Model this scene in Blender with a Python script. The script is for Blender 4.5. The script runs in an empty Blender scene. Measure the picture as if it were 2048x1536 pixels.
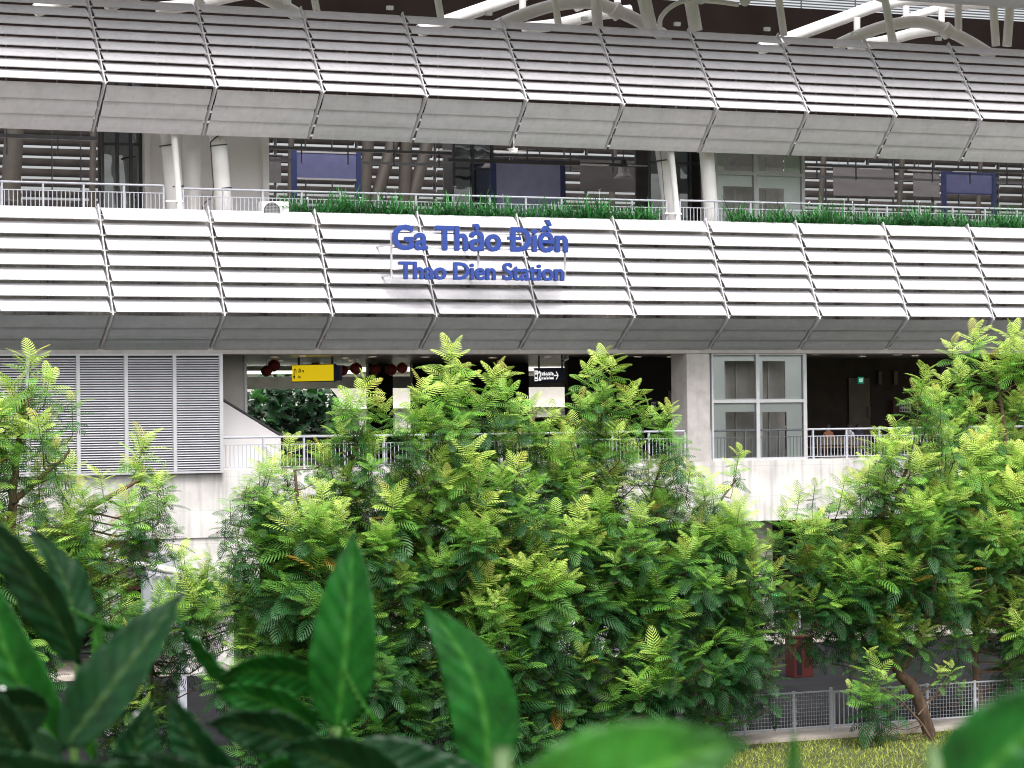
import bpy, bmesh, math, random
import numpy as np
from mathutils import Vector, Matrix
R = math.radians
random.seed(7); rng = np.random.default_rng(11)
S = bpy.context.scene
COL = S.collection

# ------------------------------------------------------------------ camera
F_PX, EYE = 5400.0, 8.6
_u = np.array([-.0115, 1, 67/5400.]); _u /= np.linalg.norm(_u)
_d1 = np.array([11876., 0, F_PX]); _d1[1] = -(_u[0]*_d1[0]+_u[2]*_d1[2])/_u[1]; _d1 /= np.linalg.norm(_d1)
_d2 = np.cross(_u, _d1)
if _d2[2] < 0: _d2 = -_d2
M3 = np.array([_d1, _d2, _u])
cam_data = bpy.data.cameras.new('camera'); cam = bpy.data.objects.new('camera', cam_data); COL.objects.link(cam)
rt, up, fw = M3[:, 0], M3[:, 1], M3[:, 2]
cam.matrix_world = Matrix(((rt[0], up[0], -fw[0], 0), (rt[1], up[1], -fw[1], 0), (rt[2], up[2], -fw[2], EYE), (0, 0, 0, 1)))
cam_data.sensor_width = 36; cam_data.lens = F_PX/2048*36
cam_data.clip_start = 0.1; cam_data.clip_end = 3000
cam_data.dof.use_dof = True; cam_data.dof.focus_distance = 84; cam_data.dof.aperture_fstop = 11
S.camera = cam

# ------------------------------------------------------------------ world and sun (bright overcast)
W = bpy.data.worlds.new('World'); S.world = W; W.use_nodes = True
nt = W.node_tree; nt.nodes.clear()
sky = nt.nodes.new('ShaderNodeTexSky'); sky.sky_type = 'NISHITA'; sky.sun_disc = False
SUN_EL, SUN_AZ = R(60), R(196)
sky.sun_elevation = SUN_EL; sky.sun_rotation = SUN_AZ; sky.dust_density = 6; sky.air_density = 1.0
hs = nt.nodes.new('ShaderNodeHueSaturation'); hs.inputs['Saturation'].default_value = 0.22
bg = nt.nodes.new('ShaderNodeBackground'); bg.inputs['Strength'].default_value = 0.15
wo = nt.nodes.new('ShaderNodeOutputWorld')
nt.links.new(sky.outputs[0], hs.inputs['Color']); nt.links.new(hs.outputs[0], bg.inputs[0]); nt.links.new(bg.outputs[0], wo.inputs[0])
sl = bpy.data.lights.new('sun', 'SUN'); sl.energy = 1.25; sl.angle = R(22); sl.color = (1, .97, .93)
so = bpy.data.objects.new('sun', sl); COL.objects.link(so)
sd = Vector((math.sin(SUN_AZ)*math.cos(SUN_EL), math.cos(SUN_AZ)*math.cos(SUN_EL), math.sin(SUN_EL)))
so.rotation_euler = sd.to_track_quat('Z', 'Y').to_euler(); so.location = (0, 0, 60)
S.view_settings.view_transform = 'Standard'; S.view_settings.look = 'None'
S.view_settings.gamma = 1; S.view_settings.exposure = 0.92
S.render.engine = 'CYCLES'; S.cycles.use_denoising = True; S.cycles.denoising_prefilter = 'NONE'; S.cycles.denoising_input_passes = 'RGB_ALBEDO_NORMAL'; S.cycles.adaptive_threshold = 0.003; S.cycles.sample_clamp_indirect = 3; S.cycles.filter_width = 1.1
S.cycles.max_bounces = 6; S.cycles.diffuse_bounces = 4; S.cycles.transparent_max_bounces = 12
S.cycles.caustics_reflective = False; S.cycles.caustics_refractive = False

# ------------------------------------------------------------------ helpers
def at(px, py, X=None, Y=None, Z=None, T=None):
    """world point seen at photo pixel (2048 wide) on a given plane"""
    r = M3 @ np.array([px-1024, 768-py, F_PX])
    if X is not None: t = X/r[0]
    elif Y is not None: t = Y/r[1]
    elif Z is not None: t = (Z-EYE)/r[2]
    else: t = T/F_PX
    return Vector((t*r[0], t*r[1], EYE+t*r[2]))

def tag(o, label=None, cat=None, group=None, kind=None):
    if label: o['label'] = label
    if cat: o['category'] = cat
    if group: o['group'] = group
    if kind: o['kind'] = kind
    return o

def thing(name, loc, label, cat, group=None, rz=0):
    o = bpy.data.objects.new(name, None); o.empty_display_size = .3
    COL.objects.link(o); o.location = loc; o.rotation_euler = (0, 0, rz)
    return tag(o, label, cat, group)

class MB:
    def __init__(s): s.v = []; s.f = []; s.sm = []
    def add(s, vs, fs, smooth=False):
        b = len(s.v); s.v += [tuple(p) for p in vs]; s.f += [tuple(b+i for i in f) for f in fs]; s.sm += [smooth]*len(fs); return s
    def box(s, a, b):
        x0, y0, z0 = a; x1, y1, z1 = b
        if x0 > x1: x0, x1 = x1, x0
        if y0 > y1: y0, y1 = y1, y0
        if z0 > z1: z0, z1 = z1, z0
        return s.add([(x0,y0,z0),(x1,y0,z0),(x1,y1,z0),(x0,y1,z0),(x0,y0,z1),(x1,y0,z1),(x1,y1,z1),(x0,y1,z1)],
                     [(0,3,2,1),(4,5,6,7),(0,1,5,4),(1,2,6,5),(2,3,7,6),(3,0,4,7)])
    def prism(s, prof, x0, x1):
        """closed profile of (y,z) swept along x"""
        n = len(prof); vs = [(x0, y, z) for y, z in prof]+[(x1, y, z) for y, z in prof]
        fs = [(i, (i+1) % n, n+(i+1) % n, n+i) for i in range(n)]+[tuple(range(n-1, -1, -1)), tuple(range(n, 2*n))]
        return s.add(vs, fs)
    def prismy(s, prof, y0, y1):
        """closed profile of (x,z) swept along y"""
        n = len(prof); vs = [(x, y0, z) for x, z in prof]+[(x, y1, z) for x, z in prof]
        fs = [(i, (i+1) % n, n+(i+1) % n, n+i) for i in range(n)]+[tuple(range(n-1, -1, -1)), tuple(range(n, 2*n))]
        return s.add(vs, fs)
    def tube(s, pts, rad, n=8, cap=True):
        pts = [Vector(p) for p in pts]; k = len(pts)
        rads = rad if isinstance(rad, (list, tuple)) else [rad]*k
        vs = []; prev = None
        for i, p in enumerate(pts):
            d = (pts[min(i+1, k-1)]-pts[max(i-1, 0)]).normalized()
            if prev is None: a = d.orthogonal().normalized()
            else: a = (prev-d*prev.dot(d)).normalized()
            prev = a; b = d.cross(a)
            for j in range(n):
                t = 2*math.pi*j/n; vs.append(p+(a*math.cos(t)+b*math.sin(t))*rads[i])
        fs = [(i*n+j, i*n+(j+1) % n, (i+1)*n+(j+1) % n, (i+1)*n+j) for i in range(k-1) for j in range(n)]
        s.add(vs, fs, True)
        if cap and n > 3:
            s.add(vs[:n], [tuple(range(n-1, -1, -1))]); s.add(vs[-n:], [tuple(range(n))])
        return s
    def lathe(s, c, prof, n=20, axis='z'):
        vs = []
        for r, h in prof:
            for j in range(n):
                t = 2*math.pi*j/n; x, y = r*math.cos(t), r*math.sin(t)
                vs.append((c[0]+x, c[1]+y, c[2]+h) if axis == 'z' else (c[0]+x, c[1]+h, c[2]+y))
        k = len(prof)
        fs = [(i*n+j, i*n+(j+1) % n, (i+1)*n+(j+1) % n, (i+1)*n+j) for i in range(k-1) for j in range(n)]
        s.add(vs, fs, True); return s
    def build(s, name, m, parent=None, bevel=0):
        me = bpy.data.meshes.new(name)
        off = Vector((0, 0, 0)); o = None
        p = parent; chain = Vector((0, 0, 0))
        while p is not None: chain += Vector(p.location); p = p.parent
        me.from_pydata([(v[0]-chain.x, v[1]-chain.y, v[2]-chain.z) for v in s.v], [], s.f)
        me.polygons.foreach_set('use_smooth', s.sm)
        me.materials.append(m); me.update()
        o = bpy.data.objects.new(name, me); COL.objects.link(o)
        if parent is not None: o.parent = parent
        if bevel:
            bv = o.modifiers.new('bevel', 'BEVEL'); bv.width = bevel; bv.segments = 2; bv.limit_method = 'ANGLE'
        return o

def kids(o): return [c for c in COL.objects if c.parent == o]
def copy_tree(o, parent=None):
    c = o.copy(); COL.objects.link(c)
    if parent is not None: c.parent = parent
    for ch in kids(o): copy_tree(ch, c)
    return c
def copy_thing(o, dx, label=None):
    c = copy_tree(o); c.location = Vector(o.location)+Vector(dx)
    if label: c['label'] = label
    return c

# ------------------------------------------------------------------ materials
def mat(name, col, rough=.6, metal=0., var=.06, scale=3., bump=0., bscale=40., streak=0., spec=.5, stretch=None, rnd=0.):
    m = bpy.data.materials.new(name); m.use_nodes = True; t = m.node_tree; N = t.nodes; L = t.links
    b = N['Principled BSDF']; b.inputs['Roughness'].default_value = rough; b.inputs['Metallic'].default_value = metal
    b.inputs['Specular IOR Level'].default_value = spec
    tc = N.new('ShaderNodeTexCoord'); mp = N.new('ShaderNodeMapping'); L.new(tc.outputs['Object'], mp.inputs[0])
    if stretch: mp.inputs['Scale'].default_value = stretch
    n = N.new('ShaderNodeTexNoise'); n.inputs['Scale'].default_value = scale; n.inputs['Detail'].default_value = 6; L.new(mp.outputs[0], n.inputs['Vector'])
    cr = N.new('ShaderNodeMapRange'); cr.inputs['To Min'].default_value = 1-var*2; cr.inputs['To Max'].default_value = 1+var*2
    cr.inputs['From Min'].default_value = .25; cr.inputs['From Max'].default_value = .75
    L.new(n.outputs['Fac'], cr.inputs['Value'])
    mx = N.new('ShaderNodeVectorMath'); mx.operation = 'SCALE'; mx.inputs[0].default_value = col; L.new(cr.outputs[0], mx.inputs['Scale'])
    out = mx.outputs[0]
    if streak:
        m2 = N.new('ShaderNodeMapping'); m2.inputs['Scale'].default_value = (6, 6, .35); L.new(tc.outputs['Object'], m2.inputs[0])
        n2 = N.new('ShaderNodeTexNoise'); n2.inputs['Scale'].default_value = 1.; n2.inputs['Detail'].default_value = 5; L.new(m2.outputs[0], n2.inputs['Vector'])
        c2 = N.new('ShaderNodeMapRange'); c2.inputs['From Min'].default_value = .5; c2.inputs['From Max'].default_value = .75
        c2.inputs['To Min'].default_value = 1; c2.inputs['To Max'].default_value = 1-streak; L.new(n2.outputs['Fac'], c2.inputs['Value'])
        m3 = N.new('ShaderNodeVectorMath'); m3.operation = 'SCALE'; L.new(out, m3.inputs[0]); L.new(c2.outputs[0], m3.inputs['Scale']); out = m3.outputs[0]
    if rnd:
        oi = N.new('ShaderNodeObjectInfo'); c3 = N.new('ShaderNodeMapRange'); c3.inputs['To Min'].default_value = 1-rnd; c3.inputs['To Max'].default_value = 1+rnd; L.new(oi.outputs['Random'], c3.inputs['Value'])
        m4 = N.new('ShaderNodeVectorMath'); m4.operation = 'SCALE'; L.new(out, m4.inputs[0]); L.new(c3.outputs[0], m4.inputs['Scale']); out = m4.outputs[0]
    L.new(out, b.inputs['Base Color'])
    if bump:
        n3 = N.new('ShaderNodeTexNoise'); n3.inputs['Scale'].default_value = bscale; n3.inputs['Detail'].default_value = 5; L.new(tc.outputs['Object'], n3.inputs['Vector'])
        bp = N.new('ShaderNodeBump'); bp.inputs['Strength'].default_value = bump; bp.inputs['Distance'].default_value = .02
        L.new(n3.outputs['Fac'], bp.inputs['Height']); L.new(bp.outputs[0], b.inputs['Normal'])
    return m
def emis(name, col, st):
    m = bpy.data.materials.new(name); m.use_nodes = True; b = m.node_tree.nodes['Principled BSDF']
    b.inputs['Base Color'].default_value = (*col, 1); b.inputs['Emission Color'].default_value = (*col, 1); b.inputs['Emission Strength'].default_value = st
    return m
def panelled(name, col, w, h, dark=.75, **k):
    """concrete with formwork joints every w x h metres"""
    m = mat(name, col, **k); t = m.node_tree; N = t.nodes; L = t.links; b = N['Principled BSDF']
    src = b.inputs['Base Color'].links[0].from_socket
    tc = N.new('ShaderNodeTexCoord'); sp = N.new('ShaderNodeSeparateXYZ'); L.new(tc.outputs['Object'], sp.inputs[0])
    cb = N.new('ShaderNodeCombineXYZ'); L.new(sp.outputs['X'], cb.inputs['X']); L.new(sp.outputs['Z'], cb.inputs['Y'])
    br = N.new('ShaderNodeTexBrick'); br.inputs['Scale'].default_value = 1; br.inputs['Brick Width'].default_value = w; br.inputs['Row Height'].default_value = h
    br.inputs['Mortar Size'].default_value = .009; br.offset = 0; br.inputs['Color1'].default_value = (1, 1, 1, 1); br.inputs['Color2'].default_value = (.93, .93, .93, 1)
    br.inputs['Mortar'].default_value = (dark, dark, dark, 1); L.new(cb.outputs[0], br.inputs['Vector'])
    mu = N.new('ShaderNodeVectorMath'); mu.operation = 'MULTIPLY'; L.new(src, mu.inputs[0]); L.new(br.outputs['Color'], mu.inputs[1]); L.new(mu.outputs[0], b.inputs['Base Color'])
    return m
def glass_mat(name, tint, opac=.25, rough=.03):
    m = bpy.data.materials.new(name); m.use_nodes = True; N = m.node_tree.nodes; L = m.node_tree.links; N.clear()
    tr = N.new('ShaderNodeBsdfTransparent'); tr.inputs[0].default_value = (*tint, 1)
    gl = N.new('ShaderNodeBsdfGlossy'); gl.inputs['Roughness'].default_value = rough; gl.inputs[0].default_value = (.9, .95, .95, 1)
    tc = N.new('ShaderNodeTexCoord'); n3 = N.new('ShaderNodeTexNoise'); n3.inputs['Scale'].default_value = .8; L.new(tc.outputs['Object'], n3.inputs['Vector'])
    bp = N.new('ShaderNodeBump'); bp.inputs['Strength'].default_value = .25; bp.inputs['Distance'].default_value = .05; L.new(n3.outputs['Fac'], bp.inputs['Height']); L.new(bp.outputs[0], gl.inputs['Normal'])
    fr = N.new('ShaderNodeFresnel'); fr.inputs['IOR'].default_value = 1.5
    ad = N.new('ShaderNodeMath'); ad.operation = 'ADD'; ad.inputs[1].default_value = opac; ad.use_clamp = True; L.new(fr.outputs[0], ad.inputs[0])
    mx = N.new('ShaderNodeMixShader'); L.new(ad.outputs[0], mx.inputs[0]); L.new(tr.outputs[0], mx.inputs[1]); L.new(gl.outputs[0], mx.inputs[2])
    o = N.new('ShaderNodeOutputMaterial'); L.new(mx.outputs[0], o.inputs[0]); return m
def perforated(name, col, hole=.2):
    """sheet metal with a grid of small real see-through holes"""
    m = mat(name, col, rough=.5, var=.05, scale=1.5, streak=.1, rnd=.06); N = m.node_tree.nodes; L = m.node_tree.links; b = N['Principled BSDF']
    tc = N.new('ShaderNodeTexCoord'); sp = N.new('ShaderNodeSeparateXYZ'); L.new(tc.outputs['Object'], sp.inputs[0])
    cb = N.new('ShaderNodeCombineXYZ'); L.new(sp.outputs['X'], cb.inputs['X']); L.new(sp.outputs['Z'], cb.inputs['Y'])
    v = N.new('ShaderNodeTexVoronoi'); v.inputs['Scale'].default_value = 32; v.inputs['Randomness'].default_value = 0; L.new(cb.outputs[0], v.inputs['Vector'])
    gt = N.new('ShaderNodeMath'); gt.operation = 'GREATER_THAN'; gt.inputs[1].default_value = hole; L.new(v.outputs['Distance'], gt.inputs[0]); L.new(gt.outputs[0], b.inputs['Alpha'])
    return m

M = dict(
 white_metal=mat('painted white aluminium', (.60, .585, .61), rough=.42, var=.04, scale=1.2, streak=.12, rnd=.05),
 grey_metal=mat('painted grey aluminium', (.50, .50, .52), rough=.5, var=.04, scale=2),
 blade=mat('louvre blade grey', (.50, .49, .52), rough=.5, var=.04, scale=2),
 rail=mat('galvanised rail paint', (.50, .51, .57), rough=.4, var=.05, scale=5),
 dark_metal=mat('dark steel', (.06, .06, .065), rough=.5, var=.1, scale=3),
 tube=mat('white painted steel tube', (.84, .82, .81), rough=.4, var=.04, scale=1.5),
 concrete=panelled('pale fair-faced concrete', (.67, .64, .62), 3.4, 1.12, dark=.80, rough=.85, var=.11, scale=.9, bump=.3, bscale=14, streak=.28),
 oldconc=panelled('weathered concrete behind louvres', (.78, .75, .70), 1.9, .9, dark=.6, rough=.9, var=.16, scale=1.2, bump=.3, bscale=12, streak=.35),
 conc2=mat('beige concrete', (.50, .46, .43), rough=.85, var=.08, scale=2, bump=.25, bscale=18, streak=.15),
 whitewall=mat('white wall panel', (.86, .83, .83), rough=.6, var=.02, scale=1),
 pillar=mat('speckled concrete pillar', (.47, .44, .425), rough=.85, var=.08, scale=3, bump=.3, bscale=25, streak=.1),
 black=mat('near black cladding', (.012, .011, .012), rough=.5, var=.15, scale=1, spec=.15),
 brown=mat('dark brown stone cladding', (.035, .024, .018), rough=.45, var=.2, scale=1.5, spec=.2),
 tan=mat('brown door panel', (.11, .085, .06), rough=.5, var=.15, scale=2),
 blue=mat('blue screen panel', (.15, .16, .32), rough=.6, var=.07, scale=2.5),
 bluesteel=mat('blue painted posts', (.045, .06, .17), rough=.5, var=.08, scale=3),
 farslat=mat('far side louvre slat', (.13, .12, .12), rough=.7, var=.1, scale=1.5),
 greyscreen=mat('grey screen fabric', (.12, .11, .115), rough=.8, var=.1, scale=1.5, stretch=(.4, 1, 2.5)),
 signblue=mat('blue sign lettering', (.028, .064, .30), rough=.45, var=.05, scale=4),
 yellow=emis('backlit yellow sign face', (.80, .58, .01), .38),
 navy=mat('navy sign face', (.012, .014, .05), rough=.4, var=.05, scale=2),
 signwhite=mat('white sign print', (.78, .78, .78), rough=.5, var=.02),
 litprint=emis('backlit sign print', (.85, .85, .85), .55),
 signblack=mat('black sign print', (.02, .02, .02), rough=.5, var=.02),
 red=mat('dark red lantern silk', (.20, .018, .02), rough=.6, var=.12, scale=8, stretch=(1, 1, .3)),
 redpaint=mat('red painted steel', (.055, .006, .005), rough=.45, var=.08, scale=3),
 asphalt=mat('asphalt', (.016, .016, .018), rough=1, spec=.1, var=.15, scale=.7, bump=.4, bscale=60),
 paving=mat('beige paving', (.50, .44, .39), rough=.9, var=.1, scale=1.4, bump=.3, bscale=30),
 soil=mat('grassy soil', (.05, .065, .018), rough=1, var=.3, scale=1.2, bump=.5, bscale=20),
 perf=perforated('perforated sheet', (.78, .74, .77), .12),
 soffit_shaded=mat('shade-greyed soffit sheet', (.46, .47, .475), rough=.5, var=.05, scale=1.5, streak=.12, rnd=.06),  # greyed so the downward faces look shaded, shade put into the colour
 glass=glass_mat('clear glass', (.98, 1, .99), .0),
 glassdark=glass_mat('dark reflective glass', (.30, .34, .33), .16),
 frosted=mat('pale green frosted lift panel', (.84, .88, .87), rough=.35, var=.05, scale=.8),
 paintcar=mat('white car paint', (.75, .75, .76), rough=.25, var=.01),
 tyre=mat('tyre rubber', (.02, .02, .02), rough=.9, var=.1),
 bark=mat('brown bark', (.12, .075, .05), rough=.9, var=.25, scale=9, bump=.7, bscale=30, stretch=(1, 1, .3)),
 lamp=emis('warm downlight', (1, .78, .55), 5.),
 striplamp=emis('cool strip light', (.95, 1, .85), 2.2),
 green_led=emis('green led', (.05, .9, .4), 2.5),
 red_led=emis('red led', (1, .12, .06), 2.5),
 exitgreen=emis('green exit sign', (.01, .16, .10), .5),
 wood=mat('pale wood', (.35, .23, .12), rough=.7, var=.15, scale=6, stretch=(1, 1, .2)),
 skin=mat('skin', (.42, .25, .17), rough=.6, var=.03), hair=mat('black hair', (.015, .012, .01), rough=.6),
 shirt_o=mat('rust shirt', (.32, .13, .07), rough=.85), shirt_w=mat('white shirt', (.7, .72, .78), rough=.85), shirt_d=mat('dark shirt', (.04, .04, .06), rough=.85),
)
def ceiling_mat():
    m = mat('metal strip ceiling', (.30, .27, .25), rough=.28, metal=.6, var=.1, scale=1.5); N = m.node_tree.nodes; L = m.node_tree.links
    tc = N.new('ShaderNodeTexCoord'); w = N.new('ShaderNodeTexWave'); w.bands_direction = 'Y'; w.inputs['Scale'].default_value = 2.2; w.inputs['Distortion'].default_value = 1.2
    L.new(tc.outputs['Object'], w.inputs[0]); bp = N.new('ShaderNodeBump'); bp.inputs['Strength'].default_value = .5; bp.inputs['Distance'].default_value = .03
    L.new(w.outputs['Fac'], bp.inputs['Height']); L.new(bp.outputs[0], N['Principled BSDF'].inputs['Normal']); return m
M['ceiling'] = ceiling_mat()

def leaf_mat(name, rough=.45, trans=.35, attr=True, col=(.05, .12, .02), veins=False):
    m = bpy.data.materials.new(name); m.use_nodes = True; N = m.node_tree.nodes; L = m.node_tree.links; b = N['Principled BSDF']
    b.inputs['Roughness'].default_value = rough; out = N['Material Output']; b.inputs['Specular IOR Level'].default_value = .5 if attr else .28
    if attr:
        a = N.new('ShaderNodeAttribute'); a.attribute_name = 'leafcol'; src = a.outputs['Color']
    else:
        tc = N.new('ShaderNodeTexCoord'); n = N.new('ShaderNodeTexNoise'); n.inputs['Scale'].default_value = 22; n.inputs['Detail'].default_value = 8; n.inputs['Roughness'].default_value = .7; L.new(tc.outputs['Object'], n.inputs['Vector'])
        bp = N.new('ShaderNodeBump'); bp.inputs['Strength'].default_value = .5; bp.inputs['Distance'].default_value = .002; L.new(n.outputs['Fac'], bp.inputs['Height']); L.new(bp.outputs[0], b.inputs['Normal'])
        mr = N.new('ShaderNodeMapRange'); mr.inputs['From Min'].default_value = .3; mr.inputs['From Max'].default_value = .7; mr.inputs['To Min'].default_value = .45; mr.inputs['To Max'].default_value = 1.6; L.new(n.outputs['Fac'], mr.inputs['Value'])
        sc = N.new('ShaderNodeVectorMath'); sc.operation = 'SCALE'; sc.inputs[0].default_value = col; L.new(mr.outputs[0], sc.inputs['Scale']); src = sc.outputs[0]
        if veins:
            a = N.new('ShaderNodeAttribute'); a.attribute_name = 'vein'
            mx = N.new('ShaderNodeMix'); mx.data_type = 'RGBA'; L.new(a.outputs['Fac'], mx.inputs['Factor']); L.new(src, mx.inputs[6]); mx.inputs[7].default_value = (col[0]*2.2+.03, col[1]*1.9+.02, col[2]*1.5+.01, 1); src = mx.outputs[2]
    L.new(src, b.inputs['Base Color'])
    tl = N.new('ShaderNodeBsdfTranslucent'); L.new(src, tl.inputs[0])
    mx = N.new('ShaderNodeMixShader'); mx.inputs[0].default_value = trans; L.new(b.outputs[0], mx.inputs[1]); L.new(tl.outputs[0], mx.inputs[2]); L.new(mx.outputs[0], out.inputs[0])
    return m
M['frond'] = leaf_mat('feathery leaf', .55, .30)
M['broad'] = leaf_mat('broad leaf', .35, .2)
M['blade_leaf'] = leaf_mat('strap leaf', .4, .25)
M['grass'] = leaf_mat('grass blades', .6, .35)

# ------------------------------------------------------------------ setting
DZ, LIP, PZ = 6.92, 10.86, 15.42          # concourse floor, underside of front lip, platform floor
FY = 86.8                                  # front plane of the concrete
XL, XR = 2., 80.
def struct(name, mb, m): o = mb.build(name, m); o['kind'] = 'structure'; return o
struct('ground', MB().box((-900, -400, -.6), (1200, 1800, 0)), M['soil'])
struct('road', MB().box((-150, 63.35, .0), (250, 88, .004)), M['asphalt'])
struct('street_beyond', MB().box((-150, 116, .0), (250, 128, .006)), M['asphalt'])
struct('path', MB().box((-150, 61.7, 0), (250, 63.35, .10)), M['paving'])
struct('pavement', MB().box((-150, 88, 0), (250, 94.5, .15)), M['paving'])

# ------------------------------------------------------------------ station building
ST = thing('station_building', (40, 87, 0), 'elevated metro station with curved white louvre bands over a pale concrete concourse', 'station building')
P = lambda n, mb, m, par=ST, **k: mb.build(n, m, par, **k)
xcl = at(443, 820, Y=FY).x               # right end of the louvred plant room
P('concourse_slab', MB().box((XL, FY, 4.69), (XR, 113, DZ)), M['concrete'])
# crosshead and piers under the deck
xa, xb = at(318, 1078, Y=FY).x, at(520, 1078, Y=FY).x
P('pier', MB().box((xa, FY+.06, 3.2), (xb, 92, 4.69)).box((xa+.9, 87.6, 0), (xb-.7, 91.5, 3.2)), M['concrete'])
xa, xb = at(1514, 1080, Y=88).x, at(1545, 1080, Y=88).x
P('pier', MB().box((xa, 88, 0), (xb, 90, 4.69)), M['conc2'])
for q in (-14.6, 11): P('pier', MB().box((xa+q, 88, 0), (xa+q+1, 90, 4.69)), M['conc2'])
# lip beam and ceiling, wall behind lower louvres, upper slab
P('lip_beam', MB().box((XL, FY+.03, LIP), (XR, 88.1, 11.35)), M['conc2'])
P('concourse_ceiling', MB().box((XL, 88.1, 10.93), (XR, 113, 11.2)), M['ceiling'])
P('parapet_wall', MB().box((XL, 88.1, 11.2), (XR, 88.35, PZ-.05)), M['oldconc'])
for i in range(-3, 14):
    x = 24.55+3.805*i
    P('wall_rib', MB().box((x+2.35, 87.75, 11.4), (x+2.55, 88.09, PZ-.31)), M['conc2'])
P('platform_slab', MB().box((XL, 87.05, PZ-.3), (XR, 113, PZ)), M['conc2'])
# lower big pillar
xp0, xp1 = at(1376, 800, Y=FY).x, at(1422, 800, Y=FY).x
P('pillar', MB().box((xp0, FY+.06, DZ), (xp1, 88.1, LIP)), M['pillar'], bevel=.02)
xj = at(488, 780, Y=88.6).x
P('side_wall', MB().box((xcl-6, 88.6, DZ), (xj, 88.9, 10.93)), mat('grey wall', (.40, .37, .35), rough=.8, var=.05, scale=2))
P('window_frame', MB().box((xj+.003, 88.55, DZ), (xj+.1, 88.95, 10.93)), M['grey_metal'])
# stair parapet (triangular wall)
a, b_ = at(445, 803, Y=88.0), at(556, 874, Y=88.0)
P('stair_parapet', MB().prismy([(a.x-2, DZ), (b_.x+.1, DZ), (b_.x+.1, b_.z), (a.x, a.z), (a.x-2, a.z+1.3)], 88.0, 88.12), M['whitewall'])
P('stair_handrail', MB().tube([(a.x-1, 88.06, a.z+.72), (a.x, 88.06, a.z+.08), (b_.x+.1, 88.06, b_.z+.08)], .045, 8), M['dark_metal'])

# louvre bands ------------------------------------------------------
RX = lambda i: 24.55+3.805*i
def band(nup, top, kink, bot, nlow, over, reach, matup, matlow, mirror=None, name='louvre_panel', idx=range(-3, 13), jitter=0):
    """one bay of louvres: nup slats from top to kink, nlow soffit slats from kink to bottom; (y,z) pairs"""
    fy = (lambda y: y) if mirror is None else (lambda y: 2*mirror-y)
    first = None
    def slat(mb, p0, p1, th=.028, curve=.03):
        # curved plate from p0 (top) to p1 (bottom)
        d = Vector((p1[0]-p0[0], p1[1]-p0[1])); n = Vector((d.y, -d.x)).normalized()
        if n.x > 0: n = -n
        front = [Vector(p0)+d*t+n*(curve*4*t*(1-t)) for t in (0, .33, .66, 1)]
        back = [q-n*th for q in reversed(front)]
        prof = [(fy(q.x), q.y) for q in front+back]
        mb.prism(prof, RX(0)+.10, RX(1)-.10)
    mu, ml = MB(), MB()
    T, K, B = Vector(top), Vector(kink), Vector(bot)
    for k in range(nup):
        a = T.lerp(K, k/nup); c = T.lerp(K, (k+over)/nup)
        slat(mu, (a.x+.03, a.y), (c.x-reach, c.y))
    for k in range(nlow):
        a = K.lerp(B, k/nlow+.02); c = K.lerp(B, (k+1.04)/nlow)
        slat(ml, (a.x+.02, a.y-.01), (c.x-.04, c.y-.03), th=.02, curve=.02)
    rb = MB()
    # rib: thin plate along the profile, plus back rail
    prof = [(T.x-.05, T.y+.12), (K.x-.17, K.y-.01), (K.x+.12, K.y-.26), (B.x+.06, B.y-.06), (B.x+.20, B.y-.02), (K.x+.10, K.y+.02), (T.x+.10, T.y+.04)]
    rb.prism([(fy(y), z) for y, z in prof], RX(0)-.022, RX(0)+.022)
    lug = rb
    for k in range(nup):
        a = T.lerp(K, (k+.82)/nup)
        for s_ in (-1, 1): lug.box((RX(0)+s_*.023, fy(a.x-.14), a.y-.03), (RX(0)+s_*.10, fy(a.x-.02), a.y+.015))
    for i in idx:
        if first is None:
            p = mu.build(name, matup, ST); q = ml.build('soffit_panel', matlow, p); r = rb.build('rib', M['white_metal'], p)
            base = Vector((0, 0, 0)); first = (p, q, r)
            p.location.x += (i)*3.805
        else:
            p = first[0].copy(); COL.objects.link(p)
            for ch in first[1:]:
                c = ch.copy(); COL.objects.link(c); c.parent = p
            p.location.x = i*3.805
LT, LK, LB = (86.95, 15.71), (85.4, 12.09), (86.85, 11.03)
UT, UK, UB = (88.08, 22.83), (86.03, 19.70), (87.36, 18.32)
band(7, LT, LK, LB, 3, .80, .24, M['white_metal'], M['soffit_shaded'], name='lower_louvre_panel')
band(8, UT, UK, UB, 3, .82, .22, M['white_metal'], M['perf'], name='upper_louvre_panel')
# far side screens, mirrored
base_ = None
for i in range(18):
    x0 = RX(0)+.05; x1 = RX(1)-.05
    if base_ is None:
        m_ = MB()
        for k in range(17):
            z = 15.55+k*.44; m_.prism([(112.55, z), (112.2, z+.30), (112.17, z+.29), (112.52, z-.01)], x0, x1)
        base_ = m_.build('far_louvre_panel', M['farslat'], ST)
        r_ = MB().prism([(112.5, 15.4), (112.7, 15.4), (112.3, 23), (112.1, 23)], x0-.08, x0-.02)
        for q in (1.25, 2.5): r_.box((x0+q, 112.05, 15.5), (x0+q+.035, 112.16, 23))
        base_r = r_.build('far_rib', M['dark_metal'], base_)
    else:
        p = base_.copy(); COL.objects.link(p); p.location.x = base_.location.x+i*3.805; c = base_r.copy(); COL.objects.link(c); c.parent = p

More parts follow.
